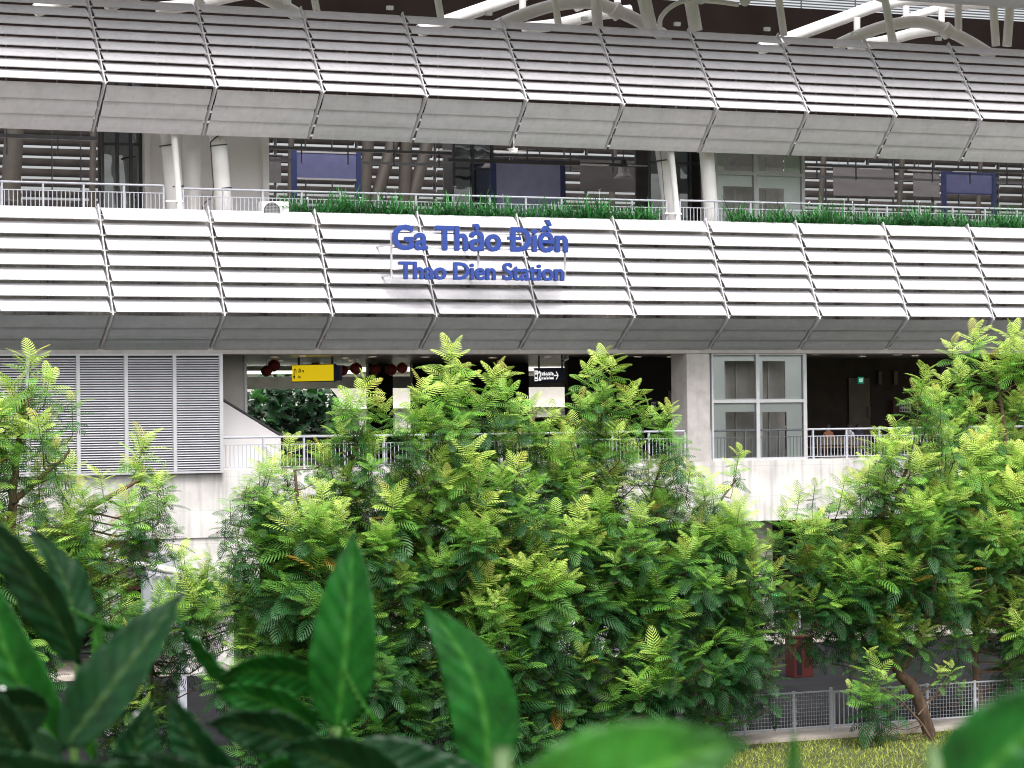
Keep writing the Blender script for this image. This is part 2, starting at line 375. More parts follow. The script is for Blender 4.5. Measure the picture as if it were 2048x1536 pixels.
# front edge roof eave, dark soffit, skylight bars
ze = at(2048, 17, Y=87.3).z
P('roof_eave', MB().box((XL-10, 84.5, ze), (XR+20, 87.3, ze+.35)).box((XL-10, 84.3, ze-.05), (XR+20, 84.48, ze+.6)), M['grey_metal'])
zt = at(1780, 27, Y=107).z
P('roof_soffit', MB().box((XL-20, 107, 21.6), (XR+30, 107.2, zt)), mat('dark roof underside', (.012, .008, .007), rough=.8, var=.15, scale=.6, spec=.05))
rb = MB()
for k in range(7):
    y = 107.2+k*1.3; rb.box((XL-20, y, zt+.1+k*.36), (XR+40, y+.08, zt+.15+k*.36))
for i in range(-6, 30): rb.box((20+i*2.9, 107.1, zt), (20.05+i*2.9, 107.14, zt+3))
P('skylight_bar', rb, M['dark_metal'])
P('roof_panel', MB().prism([(87.31, ze+.1), (94, ze+1.6), (94, ze+1.8), (87.31, ze+.34)], XL-20, XR+30), M['whitewall'])

def pxtube(pts, Y, rpx, m, name, n=12, par=ST, dY=None):
    Ys = [Y]*len(pts) if dY is None else [Y+d for d in dY]
    w = [at(p[0], p[1], Y=yy) for p, yy in zip(pts, Ys)]
    r = [q*1.12*Y/F_PX for q in rpx] if isinstance(rpx, (list, tuple)) else rpx*1.12*Y/F_PX
    return MB().tube(w, r, n).build(name, m, par)
def smooth(pts, n=6):
    out = []
    k = len(pts)
    for i in range(k-1):
        p0, p1, p2, p3 = [Vector(pts[j]) for j in (max(i-1, 0), i, i+1, min(i+2, k-1))]
        for j in range(n):
            t = j/n; out.append(.5*((2*p1)+(p2-p0)*t+(2*p0-5*p1+4*p2-p3)*t*t+(3*p1-p0-3*p2+p3)*t**3))
    out.append(Vector(pts[-1])); return out
# roof arches (white steel tubes)
truss = []
truss.append(pxtube(smooth([(1520,98),(1600,68),(1690,35),(1760,10),(1840,-2),(1930,6),(2010,2)]), 97, 13, M['tube'], 'roof_arch'))
truss.append(pxtube(smooth([(1672,92),(1720,70),(1780,50),(1840,44),(1888,58),(1940,84),(1985,112)]), 94, 13, M['tube'], 'roof_arch'))
truss.append(pxtube(smooth([(1700,92),(1760,84),(1830,66),(1890,58)]), 98, 12, M['tube'], 'roof_arch'))
truss.append(pxtube(smooth([(1780,52),(1840,28),(1900,14),(1990,8)]), 100, 9, M['tube'], 'roof_arch'))
for x, y0, y1 in ((1714, 35, 78), (1812, 12, 42), (1883, 16, 44)):
    truss.append(pxtube([(x, y0), (x, y1)], 95.5, 7, M['tube'], 'truss_post'))
truss.append(pxtube([(1887, 56), (1899, 67)], 93.8, 17, M['tube'], 'flange'))
for o in truss:
    for k in (1, 2):
        c = o.copy(); COL.objects.link(c); c.location.x -= 15.22*k
for pts, Y, r in (([(1690,-30),(1770,0),(1786,86)],90.5,9), ([(1555,-20),(1568,72)],90.5,8), ([(1984,-20),(1992,92)],90.5,9), ([(2022,-20),(2014,92)],91,10),
                  ([(1916,-20),(1917,60)],92,8), ([(1107,-20),(1117,50)],90.5,7), ([(872,-20),(882,38)],90.5,7), ([(625,-20),(634,24)],90.5,7), ([(1190,-20),(1196,56)],91.5,11),
                  ([(1378,-20),(1392,62)],90.5,14), ([(1284,-20),(1302,58)],90.5,14), ([(385,-20),(405,10)],90.5,7)):
    pxtube(pts, Y, r, M['tube'], 'roof_strut')
pxtube(smooth([(1320,60),(1321,38),(1334,20),(1356,6),(1385,0),(1440,4),(1476,9)]), 89.5, 5, M['tube'], 'drain_pipe')
for x, y in ((1402, -2), (1490, 2)):
    MB().tube([at(x, y, Y=87.6), at(x, y, Y=89.5)], .2, 16).build('pipe_end', M['signwhite'], ST)
# junction boxes on top edge of the upper louvres
jb = None
for i in range(-1, 10):
    x = RX(i)-.62
    b = MB().box((x, 87.9, 22.98), (x+.22, 88.05, 23.12)).build('junction_box', M['signwhite'], ST)

# platform level ----------------------------------------------------
def col(pts, Y, r, m=None, name='column', bands=()):
    o = pxtube(pts, Y, r, m or M['tube'], name, n=20)
    for (x, y, rr) in bands:
        MB().tube([at(x, y, Y=Y), at(x+.3, y+3.2, Y=Y)], rr*1.12*Y/F_PX, 20).build('column_band', M['dark_metal'], o)
    return o
def child_loc_fix(): pass
col([(338, 262), (352, 424)], 88.9, 17)
col([(347, 255), (360, 424)], 87.6, 6, name='downpipe')
col([(383, 262), (384, 430)], 89.5, 18)
col([(434, 255), (449, 430)], 88.3, 16)
col([(1322, 285), (1343, 445)], 88.9, 14)
col([(1341, 290), (1356, 444)], 87.6, 6, name='downpipe')
col([(1412, 290), (1424, 446)], 88.3, 15)
for (x, y, Y, r) in ((337,290,88.9,17.6),(349,373,88.9,17.6),(437,290,88.3,16.6),(446,376,88.3,16.6),(1324,320,88.9,14.6)):
    MB().tube([at(x, y, Y=Y), at(x+.3, y+2.5, Y=Y)], r*1.12*Y/F_PX, 20).build('pipe_clamp', M['dark_metal'], ST)
for x, y, Y in ((352, 400, 87.5), (1350, 425, 87.5)):
    a = at(x-20, y, Y=Y); b = at(x+14, y+4, Y=Y); MB().box((a.x, Y, a.z), (b.x, Y+.15, b.z)).build('pipe_bracket', M['tube'], ST)
# cables
pxtube(smooth([(421,285),(424,330),(426,388),(410,405),(404,420)]), 88.0, 1.2, M['dark_metal'], 'cable', n=5)
pxtube(smooth([(421,285),(430,276),(440,270)]), 88.0, 1.2, M['dark_metal'], 'cable', n=5)
pxtube(smooth([(1320,290),(1326,360),(1332,440)]), 88.3, .7, M['dark_metal'], 'cable', n=5)
# white wall box
w0, w1 = at(296, 350, Y=91), at(521, 350, Y=91)
P('white_wall', MB().box((w0.x, 91, PZ), (w1.x, 92, 19.0)), M['whitewall'])
P('corner_post', MB().box((w1.x, 90.7, PZ), (w1.x+.22, 91.0, 19)), M['tube'])
P('corner_post', MB().box((w0.x-.2, 90.7, PZ), (w0.x, 91.0, 19)), M['tube'])
# cross beam and cable trays
tr = MB()
for y, Y in ((322, 97), (335, 92.5), (345, 100)):
    z = at(1300, y, Y=Y).z
    if Y == 92.5: tr.box((at(900, y, Y=Y).x, Y, z), (at(1295, y, Y=Y).x, Y+.2, z+.12))
    else: tr.box((at(525, y, Y=Y).x, Y, z), (at(2100, y, Y=Y).x, Y+.2, z+.1))
z = at(100, 278, Y=98).z; tr.box((10, 98, z), (at(290, 290, Y=98).x, 98.2, z+.15))
for k in range(26):
    x = 24+k*1.9; tr.box((x, 97.05, 18.4), (x+.04, 97.1, 23))
P('cable_tray', tr, M['dark_metal'])
tl = MB()
for xx, y, Y in ((905, 303, 97), (1020, 309, 97), (1190, 331, 92.4), (1285, 333, 92.4), (1640, 335, 97), (1740, 338, 97), (1840, 342, 97), (1930, 344, 97)):
    p = at(xx, y, Y=Y); tl.box((p.x-.6, Y, p.z), (p.x+.6, Y+.08, p.z+.06))
P('tube_light', tl, M['signwhite'])
SHADE = mat('dark brown painted steel', (.055, .046, .04), rough=.6)
# inclined dark frames at the far side
for pts, r in (([(738, 262), (728, 425)], 12), ([(795, 255), (742, 430)], 13), ([(812, 262), (808, 430)], 13), ([(862, 262), (815, 430)], 13), ([(1230, 280), (1222, 420)], 6),
               ([(583, 265), (580, 425)], 6), ([(1648, 300), (1640, 430)], 6), ([(1805, 310), (1797, 430)], 6), ([(1962, 310), (1955, 430)], 5), ([(187, 240), (184, 420)], 6),
               ([(30, 240), (20, 400)], 18)):
    pxtube(pts, 104, r, SHADE, 'inclined_column', n=8)

# ------------------------------------------------------------------ railings (things)
def railing(x0, x1, Y, z0, ztop, label, post=1.46, gap=.145, group='metal railings of the station', zgap=.27):
    t = thing('railing', ((x0+x1)/2, Y, z0), label, 'railing', group)
    MB().tube([(x0, Y, ztop-.03), (x1, Y, ztop-.03)], .038, 8).build('handrail', M['rail'], t)
    m = MB().box((x0, Y-.018, ztop-zgap-.03), (x1, Y+.018, ztop-zgap)).box((x0, Y-.018, z0+.08), (x1, Y+.018, z0+.11)).build('rail_bar', M['rail'], t)
    b = MB(); n = int((x1-x0)/gap)
    for k in range(n+1):
        x = x0+k*(x1-x0)/n; b.box((x-.011, Y-.011, z0+.11), (x+.011, Y+.011, ztop-zgap-.03))
    b.build('baluster_panel', M['rail'], t)
    n = max(1, round((x1-x0)/post)); first = None
    for k in range(n+1):
        x = x0+k*(x1-x0)/n
        MB().box((x-.028, Y-.035, z0), (x+.028, Y+.035, ztop-.06)).box((x-.07, Y-.07, z0-.0), (x+.07, Y+.07, z0+.02)).build('post', M['rail'], t)
    return t
railing(xcl+.06, xp0-.05, FY+.2, DZ, 8.06, 'grey metal railing along the open concourse between louvred box and concrete pillar')
railing(xp1+.06, 62, FY+.2, DZ, 8.06, 'grey metal railing in front of the concourse lift glass, right of the concrete pillar')
xq = lambda p: at(p, 400, Y=87.5).x
railing(at(-80, 380, Y=87.5).x, xq(327), 87.5, PZ, 16.57, 'grey platform railing left of the paired white columns, above the louvres')
railing(xq(368), xq(1335), 87.6, PZ, 16.5, 'long grey platform railing behind the first strip of green strap-leaved plants')
railing(xq(1362), 66, 87.6, PZ, 16.53, 'grey platform railing at the right behind the second strip of green plants')

# ------------------------------------------------------------------ louvred plant room enclosure (thing)
t = thing('louvred_enclosure', (xcl-8, FY-.2, DZ-.1), 'grey slatted metal enclosure of four framed louvre panels at the left end of the concourse', 'louvre enclosure')
ex = [at(p, 800, Y=FY-.2).x for p in (-150, -45, 56, 157, 253, 350, 443)]
zb, ztp = 6.86, LIP-.0
for k in range(6):
    a, b = ex[k]+.06, ex[k+1]-.06; mb = MB(); n = 47; ph = (ztp-zb-.2)/n
    for i in range(n):
        z = zb+.1+i*ph
        mb.prism([(FY-.185, z), (FY-.125, z+ph*.52), (FY-.11, z+ph*.52), (FY-.165, z-.008)], a, b)
    mb.build('louvre_panel', M['blade'], t)
fr = MB()
for x in ex: fr.box((x-.06, FY-.2, zb+.07), (x+.06, FY-.02, ztp-.07))
fr.box((ex[0], FY-.205, zb), (ex[-1]+.06, FY-.02, zb+.068)).box((ex[0], FY-.205, ztp-.068), (ex[-1]+.06, FY-.02, ztp))
fr.build('frame', M['grey_metal'], t)
MB().box((ex[0], FY-.06, zb+.07), (ex[-1], FY-.03, ztp-.07)).build('backing', M['dark_metal'], t)

# ------------------------------------------------------------------ glass lift boxes (things)
def lift_box(px0, pxm, px1, ym, Y, z0, z1, label, open_rects, dark=False):
    x0, xm, x1 = (at(p, 800 if z0 < 10 else 350, Y=Y).x for p in (px0, pxm, px1)); zm = at((px0+px1)/2, ym, Y=Y).z
    t = thing('lift_enclosure', ((x0+x1)/2, Y, z0), label, 'lift shaft', 'glazed lift enclosures')
    f = MB()
    f.box((x0, Y, z0), (x0+.07, Y+.12, z1)).box((xm-.07, Y-.01, z0), (xm+.07, Y+.12, z1)).box((x1-.14, Y, z0), (x1, Y+.12, z1))
    for a, b in ((x0+.07, xm-.07), (xm+.07, x1-.14)):
        f.box((a, Y+.005, zm-.06), (b, Y+.11, zm+.06)).box((a, Y+.005, z0), (b, Y+.11, z0+.1)).box((a, Y+.005, z1-.06), (b, Y+.11, z1))
    f.box((x1-.12, Y+.12, z0), (x1, Y+3, z0+.1)).box((x1-.12, Y+2.9, z0+.1), (x1, Y+3, z1))
    f.build('frame', M['grey_metal'], t)
    for a, b in ((x0+.07, xm-.07), (xm+.07, x1-.14)):
        for c, d in ((z0+.1, zm-.06), (zm+.06, z1-.06)):
            MB().add([(a, Y+.05, c), (b, Y+.05, c), (b, Y+.05, d), (a, Y+.05, d)], [(0, 1, 2, 3)]).build('glass_pane', M['glassdark' if dark else 'glass'], t)
    # inner panels with window openings
    fp = MB(); hx = []
    rects = [(at(r[0], r[1], Y=Y+.16), at(r[2], r[3], Y=Y+.16)) for r in open_rects]
    xs = sorted(set([x0+.05, x1-.15]+[q.x for r in rects for q in r])); zs = sorted(set([z0, z1]+[q.z for r in rects for q in r]))
    for i in range(len(xs)-1):
        for j in range(len(zs)-1):
            cx, cz = (xs[i]+xs[i+1])/2, (zs[j]+zs[j+1])/2
            if not any(r[0].x < cx < r[1].x and r[1].z < cz < r[0].z for r in rects):
                fp.box((xs[i], Y+.13, zs[j]), (xs[i+1], Y+.17, zs[j+1]))
    fp.build('lining_panel', M['frosted'], t)
    MB().box((x0+.1, Y+1.3, z0), (x1-.2, Y+1.4, z1)).build('back_wall', M['conc2'], t)
    g = MB()
    for r in rects:
        w = r[1].x-r[0].x
        for q in (.18, .33, .7): g.box((r[0].x+w*q, Y+.9, r[1].z), (r[0].x+w*q+.05, Y+1.0, r[0].z))
    g.build('guide_rail', M['grey_metal'], t)
    return t
lift_box(1424, 1516, 1614, 802, FY+.08, DZ, LIP-.002, 'glazed lift enclosure on the concourse beside the concrete pillar',
         [(1448, 722, 1510, 797), (1524, 722, 1570, 797), (1450, 824, 1510, 960), (1524, 824, 1574, 960)])
lift_box(1432, 1511, 1610, 348, 89.6, PZ, 18.9, 'upper glazed lift enclosure on the platform, beside the round white column',
         [(1447, 310, 1508, 343), (1517, 310, 1568, 343), (1445, 372, 1508, 460), (1517, 376, 1568, 460)])
# dark lift halls with glass
def glass_hall(px0, px1, Y, label, posts):
    x0, x1 = at(px0, 350, Y=Y).x, at(px1, 350, Y=Y).x
    t = thing('glass_lobby', ((x0+x1)/2, Y, PZ), label, 'glass lobby', 'glazed lobbies on the platform')
    MB().box((x0, Y, PZ), (x1, Y+.03, 20.5)).build('glass_pane', M['glassdark'], t)
    MB().box((x0+.4, Y+1.8, PZ), (x1+.6, Y+1.9, 20.5)).build('back_wall', M['greyscreen'], t)
    f = MB()
    for p in posts:
        x = at(p, 350, Y=Y).x; f.box((x-.05, Y-.06, PZ), (x+.05, Y-.003, 20.5))
    f.box((x0, Y-.061, 18.25), (x1, Y-.004, 18.33)); f.build('frame', M['dark_metal'], t)
    return t
glass_hall(203, 286, 91.2, 'dark glazed lobby left of the white wall on the platform', (205, 235, 262, 285))
glass_hall(905, 985, 96, 'dark glazed lobby left of the large blue screen on the platform', (907, 945, 984))
glass_hall(1296, 1428, 91.5, 'dark reflective glazed lobby between the leaning column and the round column', (1298, 1330, 1380, 1427))

# ------------------------------------------------------------------ platform screens (things)
def screen(px0, py0, px1, py1, Y, label, m, posts=False, group='hanging screens on the platform'):
    a, b = at(px0, py0, Y=Y), at(px1, py1, Y=Y)
    t = thing('platform_screen', ((a.x+b.x)/2, Y, PZ), label, 'screen', group)
    if posts:
        MB().box((a.x+.1, Y+.02, b.z+.03), (b.x-.2, Y+.06, a.z-.03)).build('screen_sheet', m, t)
        MB().box((a.x+.1, Y, b.z-.04), (b.x-.2, Y+.08, b.z+.028)).box((a.x+.1, Y, a.z-.028), (b.x-.2, Y+.08, a.z+.04)).build('edge_bar', M['grey_metal'] if posts == 2 else M['bluesteel'], t)
        for x in (a.x, b.x-.2): MB().box((x-.1, Y-.03, PZ), (x+.1, Y+.1, a.z+.05)).build('post', M['bluesteel'], t)
    else:
        n = 10; fr, bk = [], []
        for i in range(n+1):
            x = a.x+(b.x-a.x)*i/n; w = .03*math.sin(i*2.1)
            fr.append((x, Y+w, b.z)); bk.append((x, Y+w*.5, a.z))
        vs = fr+bk+[(p[0], p[1]+.01, p[2]) for p in fr+bk]; k = n+1
        fs = [(i, i+1, k+i+1, k+i) for i in range(n)]+[(2*k+i, 3*k+i, 3*k+i+1, 2*k+i+1) for i in range(n)]
        MB().add(vs, fs, True).build('screen_sheet', m, t)
        MB().tube([(a.x-.05, Y, a.z), (b.x+.05, Y, a.z)], .04, 8).build('top_bar', M['dark_metal'], t)
        MB().tube([(a.x+.3, Y, a.z), (a.x+.3, Y, 22.3)], .015, 6).tube([(b.x-.3, Y, a.z), (b.x-.3, Y, 22.3)], .015, 6).build('hanger', M['dark_metal'], t)
screen(588, 303, 727, 360, 99, 'blue framed screen on two posts, next to the white wall', M['blue'], 2)
screen(987, 320, 1136, 442, 95, 'largest blue screen panel, in the middle of the platform', mat('large blue panel', (.36, .375, .58), rough=.6, var=.07, scale=2), 1)
screen(1888, 345, 1996, 389, 98, 'small blue screen on posts at the right of the platform', M['blue'], 1)
screen(524, 310, 563, 366, 101, 'narrow grey screen beside the white wall corner', M['greyscreen'])
screen(1160, 312, 1292, 386, 98, 'grey screen between the largest blue panel and the leaning column', M['greyscreen'])
screen(1666, 330, 1790, 394, 102, 'wide grey screen right of the upper glazed lift', M['greyscreen'])
screen(1826, 343, 1880, 394, 102.5, 'short grey screen just left of the small blue screen', M['greyscreen'])

# ------------------------------------------------------------------ bell lamps, fans
def bell(px, py, Y, label):
    c = at(px, py, Y=Y); t = thing('bell_lamp', c, label, 'lamp', 'bell shaped lamps over the platform')
    MB().lathe(c, [(.02, .42), (.16, .40), (.2, .30), (.21, .12), (.27, .02), (.37, -.08), (.36, -.1), (.25, 0), (.18, .12), (.02, .3)], 20).build('lamp_shade', mat('pale grey lamp shade', (.5, .48, .47), rough=.4), t)
    MB().box((c.x-.09, c.y-.09, c.z+.4), (c.x+.09, c.y+.09, c.z+.6)).tube([(c.x, c.y, c.z+.6), (c.x, c.y, c.z+1.9)], .02, 6).build('hanger', M['dark_metal'], t)
bell(971, 333, 96.2, 'pale bell shaped lamp hanging just left of the largest blue screen')
bell(1247, 351, 94.5, 'pale bell shaped lamp hanging in front of the grey screen')
for x, y, l in ((950, 300, 'round white ceiling fan above the dark lobby'), (1028, 302, 'round white ceiling fan above the blue screen')):
    c = at(x, y, Y=104); t = thing('ceiling_fan', c, l, 'ceiling fan', 'ceiling fans over the platform')
    fb = MB()
    for k in range(5):
        a = 2*math.pi*k/5+.3; d = Vector((math.cos(a), math.sin(a), 0)); s_ = Vector((-d.y, d.x, 0))
        fb.add([c+d*.2-s_*.08, c+d*.2+s_*.08, c+d*1.0+s_*.12+Vector((0,0,.03)), c+d*1.0-s_*.12], [(0,1,2,3),(3,2,1,0)])
    fb.build('fan_blade', M['signwhite'], t)
    MB().tube([c+Vector((0,0,.12)), c-Vector((0,0,.08))], .16, 14).tube([c, c+Vector((0,0,1.6))], .02, 6).build('motor', M['signwhite'], t)

# ------------------------------------------------------------------ lettering
def text_mesh(s, depth, bold):
    """extruded text; strokes thickened by shifted layers, each a hair deeper than the last"""
    s0, s = s, s.replace('\u0110', 'D')
    if s0 != s:
        me = text_mesh(s, depth, bold); i = s0.index('\u0110'); mx = lambda q: max(v.co.x for v in q.vertices); mn = lambda q: min(v.co.x for v in q.vertices)
        pre = text_mesh(s[:i+1], .01, bold); dd = text_mesh('D', .01, bold); x0 = mx(pre)-(mx(dd)-mn(dd)); hh = max(v.co.y for v in dd.vertices); z = max(v.co.z for v in me.vertices)*.97
        b = MB().box((x0-.09, hh*.46, -z), (x0+.34, hh*.60, z)); bm = bmesh.new(); bm.from_mesh(me)
        vs = [bm.verts.new(p) for p in b.v]; [bm.faces.new([vs[k] for k in f]) for f in b.f]; bm.to_mesh(me); bm.free(); return me
    cu = bpy.data.curves.new('txt', 'FONT'); cu.body = s; cu.size = 1; cu.extrude = depth/2; cu.resolution_u = 4
    o = bpy.data.objects.new('txt', cu); COL.objects.link(o); dg = bpy.context.evaluated_depsgraph_get(); dg.update()
    me = bpy.data.meshes.new_from_object(o.evaluated_get(dg)); bpy.data.objects.remove(o)
    if not bold: return me
    me0 = me
    V = [v.co.copy() for v in me.vertices]; Fc = [tuple(p.vertices) for p in me.polygons]; vs, fs = [], []
    for k, (dx, dy) in enumerate(((0, 0), (-1, 0), (1, 0), (0, 1), (0, -1), (.7, .7), (-.7, .7), (.7, -.7), (-.7, -.7))):
        b = len(vs); vs += [(v.x+dx*bold, v.y+dy*bold, v.z*(1-k*.012)) for v in V]; fs += [tuple(b+i for i in f) for f in Fc]
    m2 = bpy.data.meshes.new('letters'); m2.from_pydata(vs, [], fs); return m2
def lettering(s, x0, x1, z0, caph, Y, m, parent, name='lettering', depth=.01, bold=.02, rz=0, origin=None):
    """text standing in the XZ plane facing -Y, fitted between x0 and x1 with cap height caph, baseline z0"""
    me = text_mesh(s, 0.02 if depth < .02 else depth, bold)
    cap = text_mesh('T', .01, bold); cz = max(v.co.y for v in cap.vertices)-0
    xs = [v.co.x for v in me.vertices]; a, b = min(xs), max(xs); sx = (x1-x0)/(b-a); sz = caph/cz
    dm = max(abs(v.co.z) for v in me.vertices) or 1
    for v in me.vertices:
        v.co = ((v.co.x-a)*sx, -v.co.z/dm*depth/2, v.co.y*sz)
    me.materials.append(m); o = bpy.data.objects.new(name, me); COL.objects.link(o); o.parent = parent
    ch = Vector((0, 0, 0)); p = parent
    while p is not None: ch += Vector(p.location); p = p.parent
    o.location = Vector((x0, Y, z0))-ch if origin is None else origin
    return o
SY = 84.75
t = thing('station_name_sign', at(958, 500, Y=SY), 'blue raised station name lettering in two lines on the lower white louvre band', 'sign')
a, b = at(785, 499, Y=SY), at(1135, 502.5, Y=SY)
lettering('Ga Thảo Điền', a.x, b.x, (a.z+b.z)/2, 47.5*SY*1.105/F_PX, SY, M['signblue'], t, depth=.16, bold=.028)
a, b = at(797, 558, Y=SY), at(1127, 560, Y=SY)
lettering('Thao Dien Station', a.x, b.x, (a.z+b.z)/2, 33.5*SY*1.105/F_PX, SY, M['signblue'], t, depth=.14, bold=.026)
fr = MB(); x0, x1 = at(784, 500, Y=SY+.15).x, at(1131, 500, Y=SY+.15).x; xm = at(958, 500, Y=SY+.15).x
zz = [at(958, y, Y=SY+.15).z for y in (468, 497.5, 541, 558)]
for z in zz: fr.box((x0, SY+.12, z-.025), (x1, SY+.18, z+.025))
for x in (x0, xm, x1):
    fr.box((x-.03, SY+.182, zz[-1]), (x+.03, SY+.24, zz[0]+.05))
    for z in (zz[1]+.1, zz[-1]+.1): fr.box((x-.03, SY+.242, z-.03), (x+.03, 87.6, z+.03))
fr.build('mounting_frame', M['white_metal'], t)

# ------------------------------------------------------------------ AC unit
a, b = at(524, 402, Y=86.9), at(578, 440, Y=86.9)
t = thing('air_conditioner', (a.x, 86.9, b.z), 'white outdoor air conditioner unit at the left end of the planter strip', 'air conditioner')
MB().box((a.x, 86.9, b.z-.1), (b.x, 87.3, a.z)).build('casing', M['signwhite'], t, bevel=.02)
c = at(544, 422, Y=86.88); MB().lathe((c.x, 86.885, c.z), [(.0, .004), (.27, .004), (.27, -.012), (.295, -.012), (.295, .01)], 28, 'y').build('fan_shroud', M['greyscreen'], t)
g = MB()
for k in range(-5, 6):
    h = math.sqrt(max(.27**2-(k*.05)**2, 0)); g.box((c.x+k*.05-.004, 86.86, c.z-h), (c.x+k*.05+.004, 86.868, c.z+h)); g.box((c.x-h, 86.87, c.z+k*.05-.004), (c.x+h, 86.874, c.z+k*.05+.004))
g.build('fan_grille', M['grey_metal'], t)

# ------------------------------------------------------------------ numpy foliage builder
def build_leaves(name, V, Fq, C, m, parent=None, smooth=False):
    """V (n,3) world, Fq (k,4) quads, C (n,3) colours"""
    ch = np.zeros(3); p = parent
    while p is not None: ch += np.array(p.location); p = p.parent
    me = bpy.data.meshes.new(name); n, k = len(V), len(Fq)
    me.vertices.add(n); me.vertices.foreach_set('co', (V-ch).astype(np.float32).ravel())
    me.loops.add(k*4); me.loops.foreach_set('vertex_index', Fq.astype(np.int32).ravel())
    me.polygons.add(k); me.polygons.foreach_set('loop_start', np.arange(0, k*4, 4, dtype=np.int32))
    me.update(calc_edges=True); me.validate()
    ca = me.color_attributes.new('leafcol', 'FLOAT_COLOR', 'POINT')
    ca.data.foreach_set('color', np.concatenate([C, np.ones((n, 1))], 1).astype(np.float32).ravel())
    me.materials.append(m); o = bpy.data.objects.new(name, me); COL.objects.link(o)
    if parent is not None: o.parent = parent
    return o

def frond_template(pairs=9):
    vs, fs = [], []
    def quad(a, b, c, d): k = len(vs); vs.extend([a, b, c, d]); fs.append((k, k+1, k+2, k+3))
    for i in range(pairs):
        s = .06+.92*(i/(pairs-1))
        L = .40*min(1, .6+s*1.8)*(1-.68*max(0, s-.5)**1.3/.5**1.3)
        ang = R(72-32*s)
        for sg in (-1, 1):
            d = np.array([math.cos(ang), sg*math.sin(ang), 0]); n = np.array([-d[1], d[0], 0])*.0255
            b0 = np.array([s, 0, 0.]); m1 = b0+d*L*.6+np.array([.01, 0, -.01*L]); t = b0+d*L*.99+np.array([.10*L, 0, -.22*L])
            quad(b0-n*.5, m1-n, m1+n, b0+n*.5)
            k = len(vs); vs.extend([t-n*.45, t+n*.45]); fs.append((k-3, k, k+1, k-2))
    quad(np.array([-.12, -.010, 0.]), np.array([1., -.006, 0]), np.array([1., .006, 0]), np.array([-.12, .010, 0.]))
    quad(np.array([.97, 0, 0.]), np.array([1.04, .02, 0]), np.array([1.12, 0, -.02]), np.array([1.04, -.02, 0]))
    return np.array(vs), np.array(fs)
FV, FF = frond_template()
YOUNG = np.array([.52, .68, .15]); MID = np.array([.17, .40, .045]); OLD_SHADED = np.array([.020, .100, .022])  # leaf age colours; the darkest also carries painted crown shade
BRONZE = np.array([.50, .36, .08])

def crown(name, parent, shoots, scale=1.):
    """shoots: list of (pos Vector apex, lean Vector, vigour 0..1, size)"""
    allV, allC = [], []
    for (p, lean, vg, sz) in shoots:
        p = np.array(p); ax = np.array(lean)/np.linalg.norm(lean)
        a = np.cross(ax, [1, .3, .2]); a /= np.linalg.norm(a); b = np.cross(ax, a)
        n = int(16*sz+2); Ls = .88*sz; ph = random.random()*6.28
        for i in range(n):
            u = i/(n-1); az = ph+i*2.399+random.uniform(-.25, .25)
            el = R((72-50*u if u < .5 else 47-72*(u-.5)*1.3)+random.uniform(-13, 13))
            if vg < .35: el -= R(18)
            rad = a*math.cos(az)+b*math.sin(az)
            d = rad*math.cos(el)+ax*math.sin(el); d /= np.linalg.norm(d)
            nz = np.cross(d, np.cross(ax, d)); nz = ax-d*np.dot(ax, d); nz = nz/(np.linalg.norm(nz)+1e-6)
            roll = random.uniform(-.35, .35); sd_ = np.cross(nz, d); nz2 = nz*math.cos(roll)+sd_*math.sin(roll); sd2 = np.cross(nz2, d)
            L = scale*sz*(.43+.15*min(1, u*3)+random.uniform(-.08, .08))
            k = (.38+.12*u)*random.uniform(.6, 1.4)
            q = FV.copy(); x = q[:, 0]; z = q[:, 2]-k*x*x
            fold = random.uniform(-.12, .10); z = z+fold*np.abs(q[:, 1])
            base = p-ax*(u*Ls)
            w = base+L*(np.outer(x, d)+np.outer(q[:, 1], sd2)+np.outer(z, nz2))
            w[:, 2] -= L*.10*x*x*u
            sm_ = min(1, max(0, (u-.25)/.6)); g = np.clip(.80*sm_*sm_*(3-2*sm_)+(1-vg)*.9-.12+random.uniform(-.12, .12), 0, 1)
            c = YOUNG*(1-g*2)+MID*g*2 if g < .5 else MID*(2-g*2)+OLD_SHADED*(g*2-1)
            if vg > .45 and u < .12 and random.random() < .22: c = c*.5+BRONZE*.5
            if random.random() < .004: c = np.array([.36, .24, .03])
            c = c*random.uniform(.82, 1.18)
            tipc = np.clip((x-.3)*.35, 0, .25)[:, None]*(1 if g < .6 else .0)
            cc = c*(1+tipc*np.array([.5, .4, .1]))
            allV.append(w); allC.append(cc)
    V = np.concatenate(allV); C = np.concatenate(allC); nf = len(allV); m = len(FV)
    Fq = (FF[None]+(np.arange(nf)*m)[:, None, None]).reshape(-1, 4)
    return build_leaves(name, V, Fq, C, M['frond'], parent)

def inside(pt, poly):
    x, y = pt; c = False; n = len(poly)
    for i in range(n):
        x0, y0 = poly[i]; x1, y1 = poly[(i+1) % n]
        if (y0 > y) != (y1 > y) and x < (x1-x0)*(y-y0)/(y1-y0)+x0: c = not c
    return c
def edge_dist(pt, poly):
    p = Vector(pt); best = 1e9
    for i in range(len(poly)):
        a, b = Vector(poly[i]), Vector(poly[(i+1) % len(poly)]); ab = b-a; t = max(0, min(1, (p-a).dot(ab)/ab.length_squared)); best = min(best, (p-a-ab*t).length)
    return best

